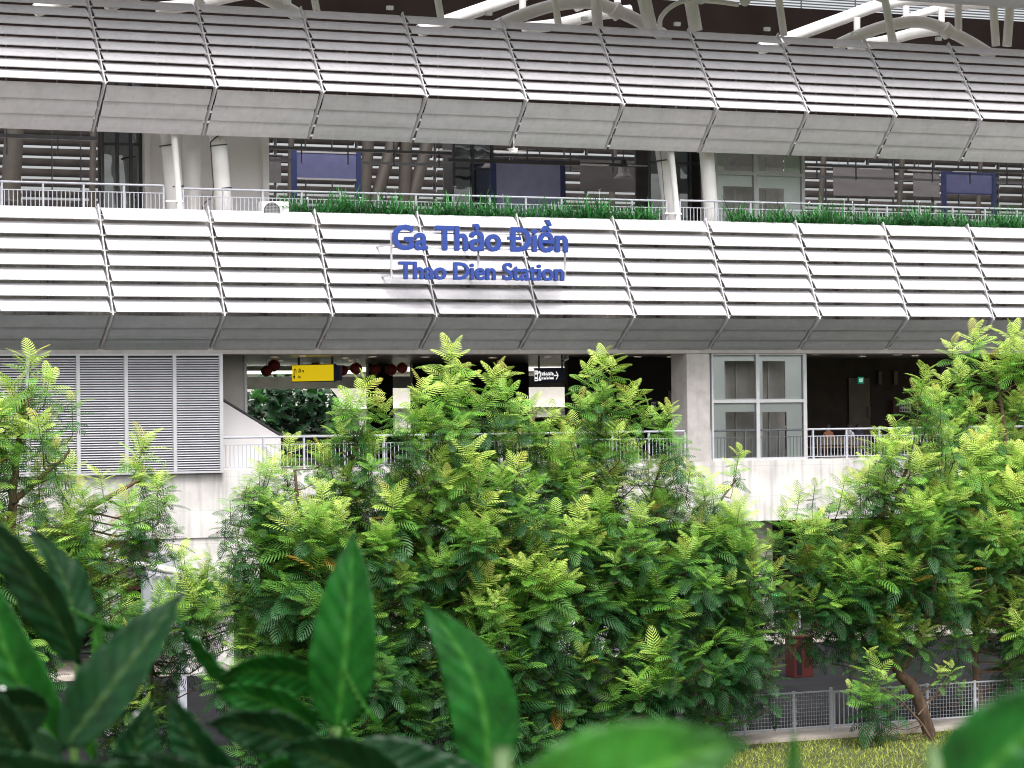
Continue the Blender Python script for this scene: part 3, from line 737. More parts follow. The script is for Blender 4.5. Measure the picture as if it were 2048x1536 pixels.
def tree(label, Y, poly, tips, limbs, n, seed, group='feathery leaved trees in front of the station', thick=2.1, vbias=0., hole=None, base=None):
    random.seed(seed)
    b0 = at(*limbs[0][0][:2], Y=Y); b0 = Vector((b0.x, Y, 0))
    t = thing('feathery_tree', b0, label, 'tree', group)
    shoots = []; pxs = []
    def add(px, py, dY, vg, sz):
        pos = at(px, py, Y=Y+dY); pos.z -= 0
        shoots.append((pos, Vector((random.uniform(-.35, .35), random.uniform(-.45, .1), 1)), vg, sz))
    def clump(px, py, dY, vg, sz, k=4):
        """one branch end: an upright leading shoot with older side shoots below it, coloured darker like a shaded underside"""
        add(px, py, dY, max(0, min(1, vg)), sz)
        for q in range(k):
            a = random.random()*6.28; r_ = random.uniform(.5, 1)
            add(px+math.cos(a)*62*r_*sz, py+random.uniform(35, 85)*sz, dY+math.sin(a)*.6*r_, max(0, min(1, vg-random.uniform(.15, .55))), sz*random.uniform(.7, .95))
    for (px, py, vg, sz) in tips:
        dY = random.uniform(-1.0, .6)
        if sz >= .8 and py > 720: clump(px, py, dY, vg, sz, 2)
        else: add(px, py, dY, vg, sz)
    xs = [q[0] for q in poly]; ys = [q[1] for q in poly]; tries = 0; pts = []
    while len(pts) < n*.5 and tries < 20000:
        tries += 1; q = (random.uniform(min(xs), max(xs)), random.uniform(min(ys), max(ys)))
        if not inside(q, poly): continue
        e = edge_dist(q, poly); th = thick*min(1, e/140)
        dY = random.uniform(-th, th)
        if random.random() < .65: dY = -abs(dY)
        w = Vector((q[0], q[1], dY*85))
        if any((w-v).length < 82 for v in pts): continue
        if hole and any((q[0]-h[0])**2+(q[1]-h[1])**2 < h[2]**2 for h in hole): continue
        if q[1] > 1330 and random.random() < .25: continue
        pts.append(w)
        # new growth at top and front; low and rear leaves also darkened as crown shade
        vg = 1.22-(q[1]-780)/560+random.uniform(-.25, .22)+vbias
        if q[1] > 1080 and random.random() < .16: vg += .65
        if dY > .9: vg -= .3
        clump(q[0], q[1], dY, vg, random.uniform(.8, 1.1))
    # older inner foliage, its dark colour also painting shade into the crown gaps
    for _ in range(int(n*.45)):
        q = (random.uniform(min(xs), max(xs)), random.uniform(min(ys), max(ys)))
        if not inside(q, poly) or edge_dist(q, poly) < 55 or (hole and any((q[0]-h[0])**2+(q[1]-h[1])**2 < (h[2]*1.2)**2 for h in hole)): continue
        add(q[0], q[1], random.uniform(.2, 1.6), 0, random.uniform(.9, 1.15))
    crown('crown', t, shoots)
    tk = MB(); nodes = []
    for li, limb in enumerate(limbs):
        w = []; rr = []
        for q in limb:
            dY = q[3] if len(q) > 3 else 0
            p = at(q[0], q[1], Y=Y+dY)
            w.append(p); rr.append(q[2]*Y*1.12/F_PX)
        if li == 0: w[0] = Vector((w[0].x, w[0].y, -.1))
        ws = smooth(w, 5); rs = [float(v) for v in np.interp(np.linspace(0, len(w)-1, len(ws)), range(len(w)), rr)]
        ws = [p+Vector((random.uniform(-.02, .02), random.uniform(-.02, .02), 0)) for p in ws]
        tk.tube(ws, rs, 9); nodes += [(p, r) for p, r in zip(ws, rs)][3:]
    for (pos, lean, vg, sz) in shoots:
        foot = pos-Vector(lean).normalized()*1.05*sz
        cand = [(p, r) for p, r in nodes if p.z < foot.z+.1] or nodes
        p, r = min(cand, key=lambda q: (q[0]-foot).length+abs(q[0].z-foot.z)*-.2)
        d = foot-p; mid = p+d*.5+Vector((random.uniform(-.12, .12), random.uniform(-.12, .12), -.12*d.length))
        r0 = min(r*.6, .035)
        tk.tube([p, mid, foot, pos], [r0, r0*.6, .013, .006], 4, cap=False)
    tk.build('trunk', M['bark'], t)
    return t

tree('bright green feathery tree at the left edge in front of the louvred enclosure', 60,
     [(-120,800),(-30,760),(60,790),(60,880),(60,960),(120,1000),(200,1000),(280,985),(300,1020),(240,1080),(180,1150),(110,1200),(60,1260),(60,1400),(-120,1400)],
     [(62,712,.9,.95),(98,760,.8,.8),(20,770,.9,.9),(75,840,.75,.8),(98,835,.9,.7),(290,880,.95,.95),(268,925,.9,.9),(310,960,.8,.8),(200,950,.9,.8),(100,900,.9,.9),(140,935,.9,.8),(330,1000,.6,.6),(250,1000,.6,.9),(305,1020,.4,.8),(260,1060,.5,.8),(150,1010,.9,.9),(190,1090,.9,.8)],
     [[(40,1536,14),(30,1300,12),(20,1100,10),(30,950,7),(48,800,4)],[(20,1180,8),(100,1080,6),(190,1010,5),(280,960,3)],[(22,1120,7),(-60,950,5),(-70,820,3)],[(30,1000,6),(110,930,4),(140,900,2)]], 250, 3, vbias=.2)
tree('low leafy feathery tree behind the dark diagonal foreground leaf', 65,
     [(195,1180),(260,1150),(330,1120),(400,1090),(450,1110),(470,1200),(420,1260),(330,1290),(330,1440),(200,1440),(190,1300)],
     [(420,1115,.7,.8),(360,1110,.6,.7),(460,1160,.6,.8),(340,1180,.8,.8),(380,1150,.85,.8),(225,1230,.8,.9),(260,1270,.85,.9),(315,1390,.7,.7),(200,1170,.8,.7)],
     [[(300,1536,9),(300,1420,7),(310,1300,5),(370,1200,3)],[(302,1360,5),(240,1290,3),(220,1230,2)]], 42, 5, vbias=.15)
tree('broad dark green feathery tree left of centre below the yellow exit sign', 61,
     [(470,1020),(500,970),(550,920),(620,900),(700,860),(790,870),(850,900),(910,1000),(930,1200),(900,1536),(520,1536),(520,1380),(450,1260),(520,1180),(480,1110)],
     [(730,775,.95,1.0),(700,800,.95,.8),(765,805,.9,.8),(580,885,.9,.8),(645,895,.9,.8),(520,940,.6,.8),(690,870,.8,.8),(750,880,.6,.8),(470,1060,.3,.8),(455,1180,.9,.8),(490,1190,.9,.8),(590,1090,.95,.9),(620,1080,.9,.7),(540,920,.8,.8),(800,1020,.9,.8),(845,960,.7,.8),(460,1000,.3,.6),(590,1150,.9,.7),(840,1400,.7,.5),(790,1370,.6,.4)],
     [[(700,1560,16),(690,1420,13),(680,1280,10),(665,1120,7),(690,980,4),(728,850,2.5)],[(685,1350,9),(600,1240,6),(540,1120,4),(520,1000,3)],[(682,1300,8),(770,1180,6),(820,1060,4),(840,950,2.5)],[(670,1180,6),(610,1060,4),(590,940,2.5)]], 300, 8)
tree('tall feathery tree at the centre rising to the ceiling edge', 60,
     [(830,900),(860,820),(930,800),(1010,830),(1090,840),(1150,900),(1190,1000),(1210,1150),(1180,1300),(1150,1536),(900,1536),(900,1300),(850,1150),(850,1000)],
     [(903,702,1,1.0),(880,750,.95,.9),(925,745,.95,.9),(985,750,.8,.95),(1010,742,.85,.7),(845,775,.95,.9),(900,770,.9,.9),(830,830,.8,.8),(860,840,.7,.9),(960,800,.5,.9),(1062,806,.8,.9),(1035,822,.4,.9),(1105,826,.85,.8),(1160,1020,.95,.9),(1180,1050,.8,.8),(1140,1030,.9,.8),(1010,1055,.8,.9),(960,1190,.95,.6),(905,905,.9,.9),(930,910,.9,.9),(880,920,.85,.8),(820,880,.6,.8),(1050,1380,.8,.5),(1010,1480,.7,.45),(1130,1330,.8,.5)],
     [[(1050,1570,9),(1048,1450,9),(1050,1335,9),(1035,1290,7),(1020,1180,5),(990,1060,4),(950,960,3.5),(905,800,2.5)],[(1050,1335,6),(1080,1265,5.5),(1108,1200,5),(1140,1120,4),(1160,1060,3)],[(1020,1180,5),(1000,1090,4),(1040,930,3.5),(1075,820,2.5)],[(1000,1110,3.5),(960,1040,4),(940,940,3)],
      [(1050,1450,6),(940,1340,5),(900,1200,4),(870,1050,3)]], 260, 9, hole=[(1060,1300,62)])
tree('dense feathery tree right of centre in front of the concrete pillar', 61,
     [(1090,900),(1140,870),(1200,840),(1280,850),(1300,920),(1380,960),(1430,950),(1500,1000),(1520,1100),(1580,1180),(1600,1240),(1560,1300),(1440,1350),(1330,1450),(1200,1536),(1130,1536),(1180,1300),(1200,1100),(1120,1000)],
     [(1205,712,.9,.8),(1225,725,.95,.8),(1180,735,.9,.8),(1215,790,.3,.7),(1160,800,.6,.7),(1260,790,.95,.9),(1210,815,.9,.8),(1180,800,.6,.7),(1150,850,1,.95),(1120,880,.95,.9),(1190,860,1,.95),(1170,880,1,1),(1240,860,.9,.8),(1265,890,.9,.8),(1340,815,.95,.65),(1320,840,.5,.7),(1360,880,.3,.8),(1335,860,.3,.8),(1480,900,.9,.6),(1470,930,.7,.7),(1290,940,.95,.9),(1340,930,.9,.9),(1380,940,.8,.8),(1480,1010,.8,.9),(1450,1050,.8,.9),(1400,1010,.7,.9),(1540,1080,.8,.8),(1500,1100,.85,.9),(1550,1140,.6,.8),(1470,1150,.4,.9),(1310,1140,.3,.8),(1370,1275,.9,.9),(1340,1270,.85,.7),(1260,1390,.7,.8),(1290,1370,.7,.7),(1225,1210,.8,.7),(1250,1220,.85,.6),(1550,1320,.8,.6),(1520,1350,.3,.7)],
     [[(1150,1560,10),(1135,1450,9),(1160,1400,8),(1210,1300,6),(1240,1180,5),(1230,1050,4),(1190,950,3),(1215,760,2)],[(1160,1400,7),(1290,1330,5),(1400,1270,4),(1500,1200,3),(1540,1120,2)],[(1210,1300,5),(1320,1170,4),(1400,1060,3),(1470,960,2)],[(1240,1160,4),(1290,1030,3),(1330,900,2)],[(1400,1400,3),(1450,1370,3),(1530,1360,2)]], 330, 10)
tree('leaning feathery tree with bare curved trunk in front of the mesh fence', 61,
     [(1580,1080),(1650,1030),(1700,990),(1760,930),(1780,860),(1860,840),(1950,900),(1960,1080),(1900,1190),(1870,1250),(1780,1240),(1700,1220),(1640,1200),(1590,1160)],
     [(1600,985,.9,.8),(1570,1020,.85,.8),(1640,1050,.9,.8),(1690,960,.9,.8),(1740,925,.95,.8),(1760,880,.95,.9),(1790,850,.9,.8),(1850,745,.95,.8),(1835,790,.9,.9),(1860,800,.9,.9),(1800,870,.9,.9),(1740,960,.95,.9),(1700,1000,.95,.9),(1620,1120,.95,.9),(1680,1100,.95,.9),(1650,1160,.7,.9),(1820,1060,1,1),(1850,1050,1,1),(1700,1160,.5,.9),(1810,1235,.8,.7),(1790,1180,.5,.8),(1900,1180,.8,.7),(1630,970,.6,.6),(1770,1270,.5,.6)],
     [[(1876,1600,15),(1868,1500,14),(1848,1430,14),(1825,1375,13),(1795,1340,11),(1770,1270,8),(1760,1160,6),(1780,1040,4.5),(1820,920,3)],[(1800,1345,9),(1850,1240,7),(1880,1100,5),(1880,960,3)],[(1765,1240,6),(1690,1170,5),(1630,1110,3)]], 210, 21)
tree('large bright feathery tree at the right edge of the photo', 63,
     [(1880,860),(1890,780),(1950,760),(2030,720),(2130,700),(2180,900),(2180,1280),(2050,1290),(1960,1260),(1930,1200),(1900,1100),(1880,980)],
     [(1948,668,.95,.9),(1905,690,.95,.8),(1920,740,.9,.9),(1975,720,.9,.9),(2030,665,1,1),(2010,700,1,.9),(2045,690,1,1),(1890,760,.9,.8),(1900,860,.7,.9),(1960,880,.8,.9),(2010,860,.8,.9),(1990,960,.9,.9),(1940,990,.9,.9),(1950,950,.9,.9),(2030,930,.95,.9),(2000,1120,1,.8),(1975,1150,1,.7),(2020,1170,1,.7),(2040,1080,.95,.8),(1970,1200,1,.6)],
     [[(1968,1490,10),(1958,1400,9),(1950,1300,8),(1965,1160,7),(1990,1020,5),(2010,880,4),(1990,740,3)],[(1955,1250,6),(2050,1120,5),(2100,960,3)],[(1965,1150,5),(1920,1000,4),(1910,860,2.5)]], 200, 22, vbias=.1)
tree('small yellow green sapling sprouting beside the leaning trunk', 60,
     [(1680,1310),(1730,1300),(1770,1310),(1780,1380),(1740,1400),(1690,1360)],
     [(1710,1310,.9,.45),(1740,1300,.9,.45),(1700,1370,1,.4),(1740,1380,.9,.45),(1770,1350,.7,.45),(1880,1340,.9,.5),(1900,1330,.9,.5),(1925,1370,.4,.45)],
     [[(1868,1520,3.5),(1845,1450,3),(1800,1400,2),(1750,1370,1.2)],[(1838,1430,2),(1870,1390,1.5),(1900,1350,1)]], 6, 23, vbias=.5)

# dark broad-leaved trees behind the station
def broad_tree(label, cx, cy, rx, ry, Y, n, seed, size=.75):
    random.seed(seed); c = at(cx, cy, Y=Y); k = Y*1.12/F_PX
    t = thing('broadleaf_tree', (c.x, Y, 0), label, 'tree', 'broad leaved trees behind the station')
    V, Fq, C = [], [], []
    lob = [(0, .02), (.18, .22), (.30, .10), (.42, .40), (.52, .13), (.64, .36), (.72, .10), (.84, .20), (1.0, 0)]
    for i in range(n):
        th, ph, rr = random.random()*6.28, random.uniform(-1, 1), random.random()**.4
        s = math.sqrt(1-ph*ph); p = np.array([c.x+rx*k*rr*s*math.cos(th), Y+2.2*rr*s*math.sin(th), c.z+ry*k*rr*ph])
        d = np.array([random.gauss(0, 1), random.gauss(-.4, 1), random.gauss(-.2, .6)]); d /= np.linalg.norm(d)
        up_ = np.array([random.gauss(0, .35), random.gauss(-.35, .35), 1.]); nz = up_-d*np.dot(up_, d); nz /= np.linalg.norm(nz); sd_ = np.cross(nz, d)
        L = size*random.uniform(.6, 1.2); col = np.array([.02, .075, .025])*random.uniform(.7, 1.8) if random.random() < .8 else np.array([.06, .22, .04])
        for (x0, w0), (x1, w1) in zip(lob[:-1], lob[1:]):
            for sg in (-1, 1):
                b = len(V)
                for (x, w) in ((x0, 0), (x1, 0), (x1+.05, w1*sg), (x0+.05, w0*sg)):
                    V.append(p+L*(d*x+sd_*w*.95+nz*(-.3*x*x-.25*abs(w)))); C.append(col)
                Fq.append((b, b+1, b+2, b+3))
    build_leaves('crown', np.array(V), np.array(Fq), np.array(C), M['broad'], t)
    tk = MB(); tk.tube([(c.x, Y, -.1), (c.x+.3, Y, c.z*.5), (c.x, Y, c.z)], [.3, .22, .1], 10)
    for q in range(9):
        a = random.random()*6.28; tk.tube([(c.x, Y, c.z-.8-random.random()*2), (c.x+math.cos(a)*rx*k*.4, Y-1, c.z-.3), (c.x+math.cos(a)*rx*k*.85, Y-1.6, c.z+random.uniform(-1, 1))], [.09, .06, .02], 6)
    tk.build('trunk', M['bark'], t)
broad_tree('dark green lobed-leaf tree seen through the concourse opening by the stair wall', 575, 850, 112, 112, 121, 900, 31)
broad_tree('dark leafy tree beyond the concourse, half hidden behind the lanterns', 660, 890, 70, 70, 124, 260, 32, .6)

# ------------------------------------------------------------------ far building
bx0, bx1 = at(560, 800, Y=170).x, at(1250, 800, Y=170).x
t = thing('pale_building', ((bx0+bx1)/2, 170, 0), 'pale cream building beyond the station seen through the concourse', 'building')
MB().box((bx0-30, 170, 0), (bx1+10, 185, 15)).build('wall', mat('cream render', (.52, .49, .45), rough=.8, var=.05, scale=.3), t)
lb = MB()
for z in (5.5, 7.2, 9.3, 11.8): lb.box((bx0-30, 169.6, z), (bx1+10, 169.99, z+.25))
lb.build('ledge', M['whitewall'], t)
for k in range(12):
    x = bx0-6+k*2.6; wd = MB().box((x, 169.95, 7.8), (x+1.2, 169.99, 9.0)).build('window', M['greyscreen'], t)

# ------------------------------------------------------------------ concourse interior
def wallbox(name, px0, px1, Y0, Y1, m, z0=DZ, z1=10.93):
    a, b = at(px0, 800, Y=Y0).x, at(px1, 800, Y=Y0).x
    return MB().box((a, Y0, z0), (b, Y1, z1)).build(name, m, ST)
wallbox('inner_wall', 1136, 1372, 95, 95.3, M['black'])
wallbox('inner_wall', 826, 1058, 106, 106.3, M['black'])
wallbox('inner_wall', 738, 786, 106, 106.3, M['black'])
wallbox('inner_wall', 1600, 2300, 97.5, 98, M['brown'])
wallbox('inner_wall', 1060, 1140, 110, 110.2, M['tan'], z0=DZ, z1=8.6)
wallbox('door', 1698, 1740, 97.4, 97.49, M['tan'], z1=9.6+.5)
MB().box((XL, 112.6, DZ), (XR, 112.8, DZ+.9)).build('far_parapet', M['dark_metal'], ST)
MB().box((XL, 112.5, DZ+.95), (XR, 112.58, DZ+1.05)).build('far_handrail', M['signwhite'], ST)
MB().box((XL, 88.4, 10.86), (XR, 88.5, 10.925)).build('ceiling_edge', M['dark_metal'], ST)
dl = None
for k, (px, py) in enumerate([(548,714),(605,712),(690,716),(745,713),(850,714),(985,715),(1095,714),(1275,713),(1340,713),(1632,708.6),(1654,717),(1634,723),(1724,712.5),(1704,719),(1795,709),(1830,711),(560,722),(700,722),(900,722),(1000,722)]):
    c = at(px, py, Z=10.925)
    if not 88.6 < c.y < 112: c = Vector((at(px, py, Y=92+k % 5*2).x, 92+k % 5*2, 10.925))
    if dl is None:
        dl = thing('downlight', (c.x, c.y, 10.925), 'small round warm downlight in the concourse ceiling', 'ceiling light', 'downlights in the concourse ceiling')
        MB().lathe((c.x, c.y, 10.925), [(.0, -.012), (.12, -.012), (.125, -.004)], 16).build('lamp', M['lamp'], dl)
        MB().lathe((c.x, c.y, 10.925), [(.13, 0), (.13, -.03), (.18, -.02), (.18, .003)], 16).build('trim_ring', M['signwhite'], dl)
    else:
        q = copy_tree(dl); q.location = (c.x, c.y, 10.925)
a, b = at(492, 728, Y=110), at(720, 726, Y=110)
t = thing('strip_light', (a.x, 110, 10.9), 'long bright strip light along the far edge of the concourse ceiling', 'ceiling light')
MB().box((a.x, 110, 10.6), (b.x, 110.3, 10.72)).build('tube', M['striplamp'], t)
MB().box((a.x, 110, 10.722), (b.x, 110.3, 10.925)).build('housing', M['grey_metal'], t)
a, b = at(-100, 745, Y=112.2), at(2100, 745, Y=112.2)
MB().box((a.x, 112.2, 9.98), (b.x, 112.6, 10.5)).build('far_beam', M['conc2'], ST)

# lanterns
ln = None
for px, py, r, Y, lab in ((533,742,11,97,'dark red lantern lowest of the pair left of the yellow exit sign'), (548,731,12,98,'dark red lantern highest of the pair left of the yellow exit sign'),
                     (631,728,8,104,'dark red lantern half hidden above the yellow exit sign'), (686,741,10,98,'dark red lantern just right of the yellow exit sign'), (712,737,12,97,'dark red lantern second to the right of the yellow exit sign'),
                     (750,738,11,98,'dark red lantern in front of the black wall between the pale gaps'), (782,739,12,98,'dark red lantern left one of the touching pair'), (804,736,11,96,'brighter red lantern, rightmost of the row')):
    c = at(px, py, Y=Y); rr = r*Y*1.1/F_PX
    if ln is None:
        ln = thing('red_lantern', c, lab, 'lantern', 'red lanterns hanging in the concourse'); r0 = rr
        pr = [(math.sin(math.pi*i/14)*rr*(1+.015*(i % 2))+.001, -math.cos(math.pi*i/14)*rr*.93) for i in range(15)]
        MB().lathe(c, pr, 20).build('lantern_body', M['red'], ln)
        MB().tube([c+Vector((0,0,rr*.88)), c+Vector((0,0,rr*1.02))], rr*.3, 12).tube([c-Vector((0,0,rr*.88)), c-Vector((0,0,rr*1.02))], rr*.3, 12).build('cap', mat('gold cap', (.5, .3, .05), rough=.4), ln)
        MB().tube([c+Vector((0,0,rr)), c+Vector((0,0,rr+.9))], .008, 5).build('cord', M['signblack'], ln)
    else:
        q = copy_tree(ln); q.location = c; q['label'] = lab; q.scale = (rr/r0,)*3

# yellow exit sign, hung across the concourse (receding into the building)
def oriented_sign(name, pL, pR, YL, YR, hpx, face, label, edge, texts=(), thick=.16, cat='sign', group='hanging direction signs in the concourse'):
    a, b = at(pL[0], pL[1], Y=YL), at(pR[0], pR[1], Y=YR); z1 = (a.z+b.z)/2
    h = hpx*(YL+YR)/2*1.1/F_PX; L = Vector((b.x-a.x, b.y-a.y)).length; rz = math.atan2(b.y-a.y, b.x-a.x)
    t = thing(name, (a.x, a.y, z1-h), label, cat, group, rz=rz)
    def loc(mb, n, m):
        me = bpy.data.meshes.new(n); me.from_pydata(mb.v, [], mb.f); me.materials.append(m); o = bpy.data.objects.new(n, me); COL.objects.link(o); o.parent = t; return o
    loc(MB().box((0, 0, 0), (L, thick, h)), 'sign_box', face)
    loc(MB().box((-.02, -.004, -.03), (L+.02, thick+.004, -.001)).box((-.02, -.004, h+.001), (L+.02, thick+.004, h+.03)).box((L+.001, -.004, -.03), (L+.02, thick+.004, h+.03)), 'edge_trim', edge)
    hz = 10.93-z1
    loc(MB().box((L*.12, .05, h), (L*.12+.06, .1, h+hz)).box((L*.96-.06, .05, h), (L*.96, .1, h+hz)), 'hanger', M['dark_metal'])
    for (s, x0, x1, z0, cap, m) in texts:
        me = text_mesh(s, .02, .03); cp = text_mesh('T', .01, .03); cz = max(v.co.y for v in cp.vertices)
        xs = [v.co.x for v in me.vertices]; A, B = min(xs), max(xs)
        for v in me.vertices: v.co = (x0*L+(v.co.x-A)*(x1-x0)*L/(B-A), -.008-v.co.z*.3, z0*h+v.co.y*cap*h/cz)
        me.materials.append(m); o = bpy.data.objects.new('lettering', me); COL.objects.link(o); o.parent = t
    return t, L, h, loc
t, L, h, loc = oriented_sign('exit_sign', (584, 733), (667, 727), 95.2, 93.6, 31, M['yellow'], 'yellow hanging sign reading Lối ra and Exit with a U-turn arrow', M['signblack'],
    [('Lối ra', .145, .29, .56, .22, M['signblack']), ('Exit', .145, .21, .2, .16, M['signblack'])])
arr = MB()
def flat_poly(mb, pts, y=-.008, th=.006):
    n = len(pts); mb.add([(x, y, z) for x, z in pts]+[(x, y+th, z) for x, z in pts], [tuple(range(n)), tuple(range(2*n-1, n-1, -1))]+[(i, n+i, n+(i+1) % n, (i+1) % n) for i in range(n)])
u = h
ap = [(.05*L+.00*u, .22*u), (.05*L+.0*u, .72*u)]
arc = [(.035*L+u*(.13+.10*math.cos(a)), u*(.66+.14*math.sin(a))) for a in np.linspace(math.pi, 0, 9)]
arc_in = [(.035*L+u*(.13+.05*math.cos(a)), u*(.66+.08*math.sin(a))) for a in np.linspace(0, math.pi, 9)]
flat_poly(arr, [(arc[0][0], .3*u)]+arc+[(arc[-1][0], .5*u), (arc_in[0][0], .5*u)]+arc_in+[(arc_in[-1][0], .3*u)])
cx = (arc[0][0]+arc_in[-1][0])/2; flat_poly(arr, [(cx-.09*u, .34*u), (cx, .12*u), (cx+.09*u, .34*u)])
loc(arr, 'arrow', M['signblack']); loc(MB().box((L+.025, .0, 0), (L+.27, .16, h*.95)), 'blue_end', M['bluesteel'])

t, L, h, loc = oriented_sign('direction_sign', (1068, 739.5), (1126.5, 735), 92.6, 91.7, 28, M['navy'], 'navy hanging sign with a white 2, two lines of text and white arrow', M['signblack'],
    [('2', .15, .245, .18, .66, M['litprint']), ('Đi Bến Xe Suối Tiên', .26, .67, .52, .22, M['litprint']), ('For Suoi Tien Terminal', .26, .67, .24, .19, M['litprint'])])
ic = MB(); flat_poly(ic, [(.02*L, .12*h), (.13*L, .12*h), (.13*L, .88*h), (.02*L, .88*h)]); loc(ic, 'train_pictogram', M['litprint'])
ic = MB()
flat_poly(ic, [(.04*L, .4*h), (.11*L, .4*h), (.11*L, .6*h), (.04*L, .6*h)], y=-.014); flat_poly(ic, [(.04*L, .2*h), (.11*L, .2*h), (.11*L, .27*h), (.04*L, .27*h)], y=-.014); flat_poly(ic, [(.045*L, .7*h), (.06*L, .7*h), (.06*L, .8*h), (.045*L, .8*h)], y=-.014); flat_poly(ic, [(.09*L, .7*h), (.105*L, .7*h), (.105*L, .8*h), (.09*L, .8*h)], y=-.014)
loc(ic, 'pictogram_detail', M['navy'])
ic = MB(); flat_poly(ic, [(.68*L, .46*h), (.8*L, .46*h), (.745*L, .22*h), (.775*L, .22*h), (.835*L, .5*h), (.775*L, .78*h), (.745*L, .78*h), (.8*L, .54*h), (.68*L, .54*h)]); loc(ic, 'arrow', M['litprint'])

def board(name, px0, py0, px1, py1, Y, m, label, cat='notice', group=None, txt=None, tm=None, parent_only=False):
    a, b = at(px0, py0, Y=Y), at(px1, py1, Y=Y)
    t = thing(name, (a.x, Y, b.z), label, cat, group)
    MB().box((a.x, Y, b.z), (b.x, Y+.06, a.z)).build('face', m, t)
    if txt:
        w, hh = b.x-a.x, a.z-b.z
        for (s, x0, x1, z0, cap) in txt:
            lettering(s, a.x+w*x0, a.x+w*x1, b.z+hh*z0, cap*hh, Y-.006, tm or M['signwhite'], t, depth=.008)
    return t
board('platform_sign', 1881, 727, 1930, 755, 94, M['navy'], 'navy hanging sign with a white number 2 by the right-hand treetop', 'sign', None, [('2', .55, .75, .15, .7)])
t = board('exit_light', 1717, 754, 1727.5, 767, 97.3, M['exitgreen'], 'small green EXIT sign on the dark brown wall', 'sign', None, [('EXIT', .15, .85, .25, .5)], emis('exit lettering', (.7, .9, .8), .4))
board('notice_plate', 1757, 743, 1764, 769, 97.35, M['tan'], 'tall narrow pale notice, left one of two on the brown wall', 'notice')
board('notice_plate', 1788, 743, 1796, 769, 97.35, M['tan'], 'tall narrow pale notice, right one of two on the brown wall', 'notice')
board('notice_plate', 1735, 813, 1742, 834, 97.35, M['greyscreen'], 'small grey notice low on the brown wall', 'notice')
board('fire_box', 1786, 801, 1797, 831, 97.2, M['redpaint'], 'red fire box on the brown wall beside the white notice board', 'fire box')
t = board('notice_board', 1799, 806, 1822, 824, 97.35, M['signwhite'], 'white notice board with rows of small pictures on the brown wall', 'notice board')
a, b = at(1799, 806, Y=97.3), at(1822, 824, Y=97.3); mm = MB()
for i in range(4):
    for j in range(2):
        x = a.x+(b.x-a.x)*(.1+i*.22); z = b.z+(a.z-b.z)*(.12+j*.45); mm.box((x, 97.335, z), (x+.08, 97.345, z+.1))
mm.build('picture_grid', M['greyscreen'], t)
t = board('lift_notice', 1301, 800, 1314, 856, 93, M['navy'], 'dark blue lift sign post with white pictogram left of the concrete pillar', 'sign', None, [('2', .45, .8, .08, .14)])
a, b = at(1303, 804, Y=92.99), at(1312, 828, Y=92.99); MB().box((a.x, 92.985, b.z), (b.x, 92.995, a.z)).build('pictogram', M['signwhite'], t)
MB().box((a.x+.03, 92.975, b.z+.05), (b.x-.03, 92.984, b.z+.2)).box((a.x+.03, 92.975, a.z-.14), (a.x+.07, 92.984, a.z-.04)).box((b.x-.07, 92.975, a.z-.14), (b.x-.03, 92.984, a.z-.04)).build('pictogram_detail', M['navy'], t)
t = board('ticket_cabinet', 1338, 782, 1357, 920, 91, M['greyscreen'], 'tall grey cabinet standing against the left side of the concrete pillar', 'cabinet')
# CCTV camera
c = at(1131, 717, Y=89.2); t = thing('security_camera', c, 'white security camera under the concourse ceiling right of the navy sign', 'camera')
MB().tube([c+Vector((-.16, -.1, -.08)), c+Vector((.12, .1, .02))], .07, 12).build('housing', M['signwhite'], t)
MB().tube([c+Vector((.06, .05, .02)), c+Vector((.12, .05, .12)), (c.x+.12, c.y+.05, 10.93)], .03, 8).build('bracket', M['signwhite'], t)
MB().tube([c+Vector((-.19, -.12, -.091)), c+Vector((-.161, -.1, -.081))], .05, 12).build('lens', M['signblack'], t)

# ------------------------------------------------------------------ people seated behind the concourse railing
def person(px, Y, label, shirt, turn=0, seed=0):
    c = at(px, 900, Y=Y); t0 = Vector((c.x, Y, DZ))
    t = thing('person', t0, label, 'person', 'people seated on the concourse', rz=turn)
    J = [(0,0,.50),(0,.02,.72),(0,.05,.95),(0,.05,1.03),(0,.03,1.14),(0,.02,1.22),   # spine to head
         (.11,0,.49),(.13,-.38,.50),(.13,-.42,.09),(.13,-.55,.05), (-.11,0,.49),(-.13,-.38,.50),(-.13,-.42,.09),(-.13,-.55,.05),
         (.17,.04,.95),(.22,-.02,.72),(.15,-.24,.62),(-.17,.04,.95),(-.22,-.02,.72),(-.15,-.24,.62)]
    E = [(0,1),(1,2),(2,3),(3,4),(4,5),(0,6),(6,7),(7,8),(8,9),(0,10),(10,11),(11,12),(12,13),(2,14),(14,15),(15,16),(2,17),(17,18),(18,19)]
    rad = [.14,.13,.13,.055,.085,.075,.09,.07,.045,.035,.09,.07,.045,.035,.06,.045,.03,.06,.045,.03]
    me = bpy.data.meshes.new('body'); me.from_pydata(J, E, []); o = bpy.data.objects.new('body', me); COL.objects.link(o); o.parent = t
    sk = o.modifiers.new('skin', 'SKIN'); 
    for v, r in zip(me.skin_vertices[0].data, rad): v.radius = (r, r*.8)
    me.skin_vertices[0].data[0].use_root = True
    ss = o.modifiers.new('sub', 'SUBSURF'); ss.levels = ss.render_levels = 1
    me.materials.append(shirt)
    hd = MB(); hd.lathe((0, .03, 1.16), [(.001, .125), (.06, .11), (.1, .05), (.105, -.02), (.09, -.08), (.05, -.1)], 14)
    me2 = bpy.data.meshes.new('hair'); me2.from_pydata(hd.v, [], hd.f); me2.materials.append(M['hair']); h = bpy.data.objects.new('hair', me2); COL.objects.link(h); h.parent = t
    return t
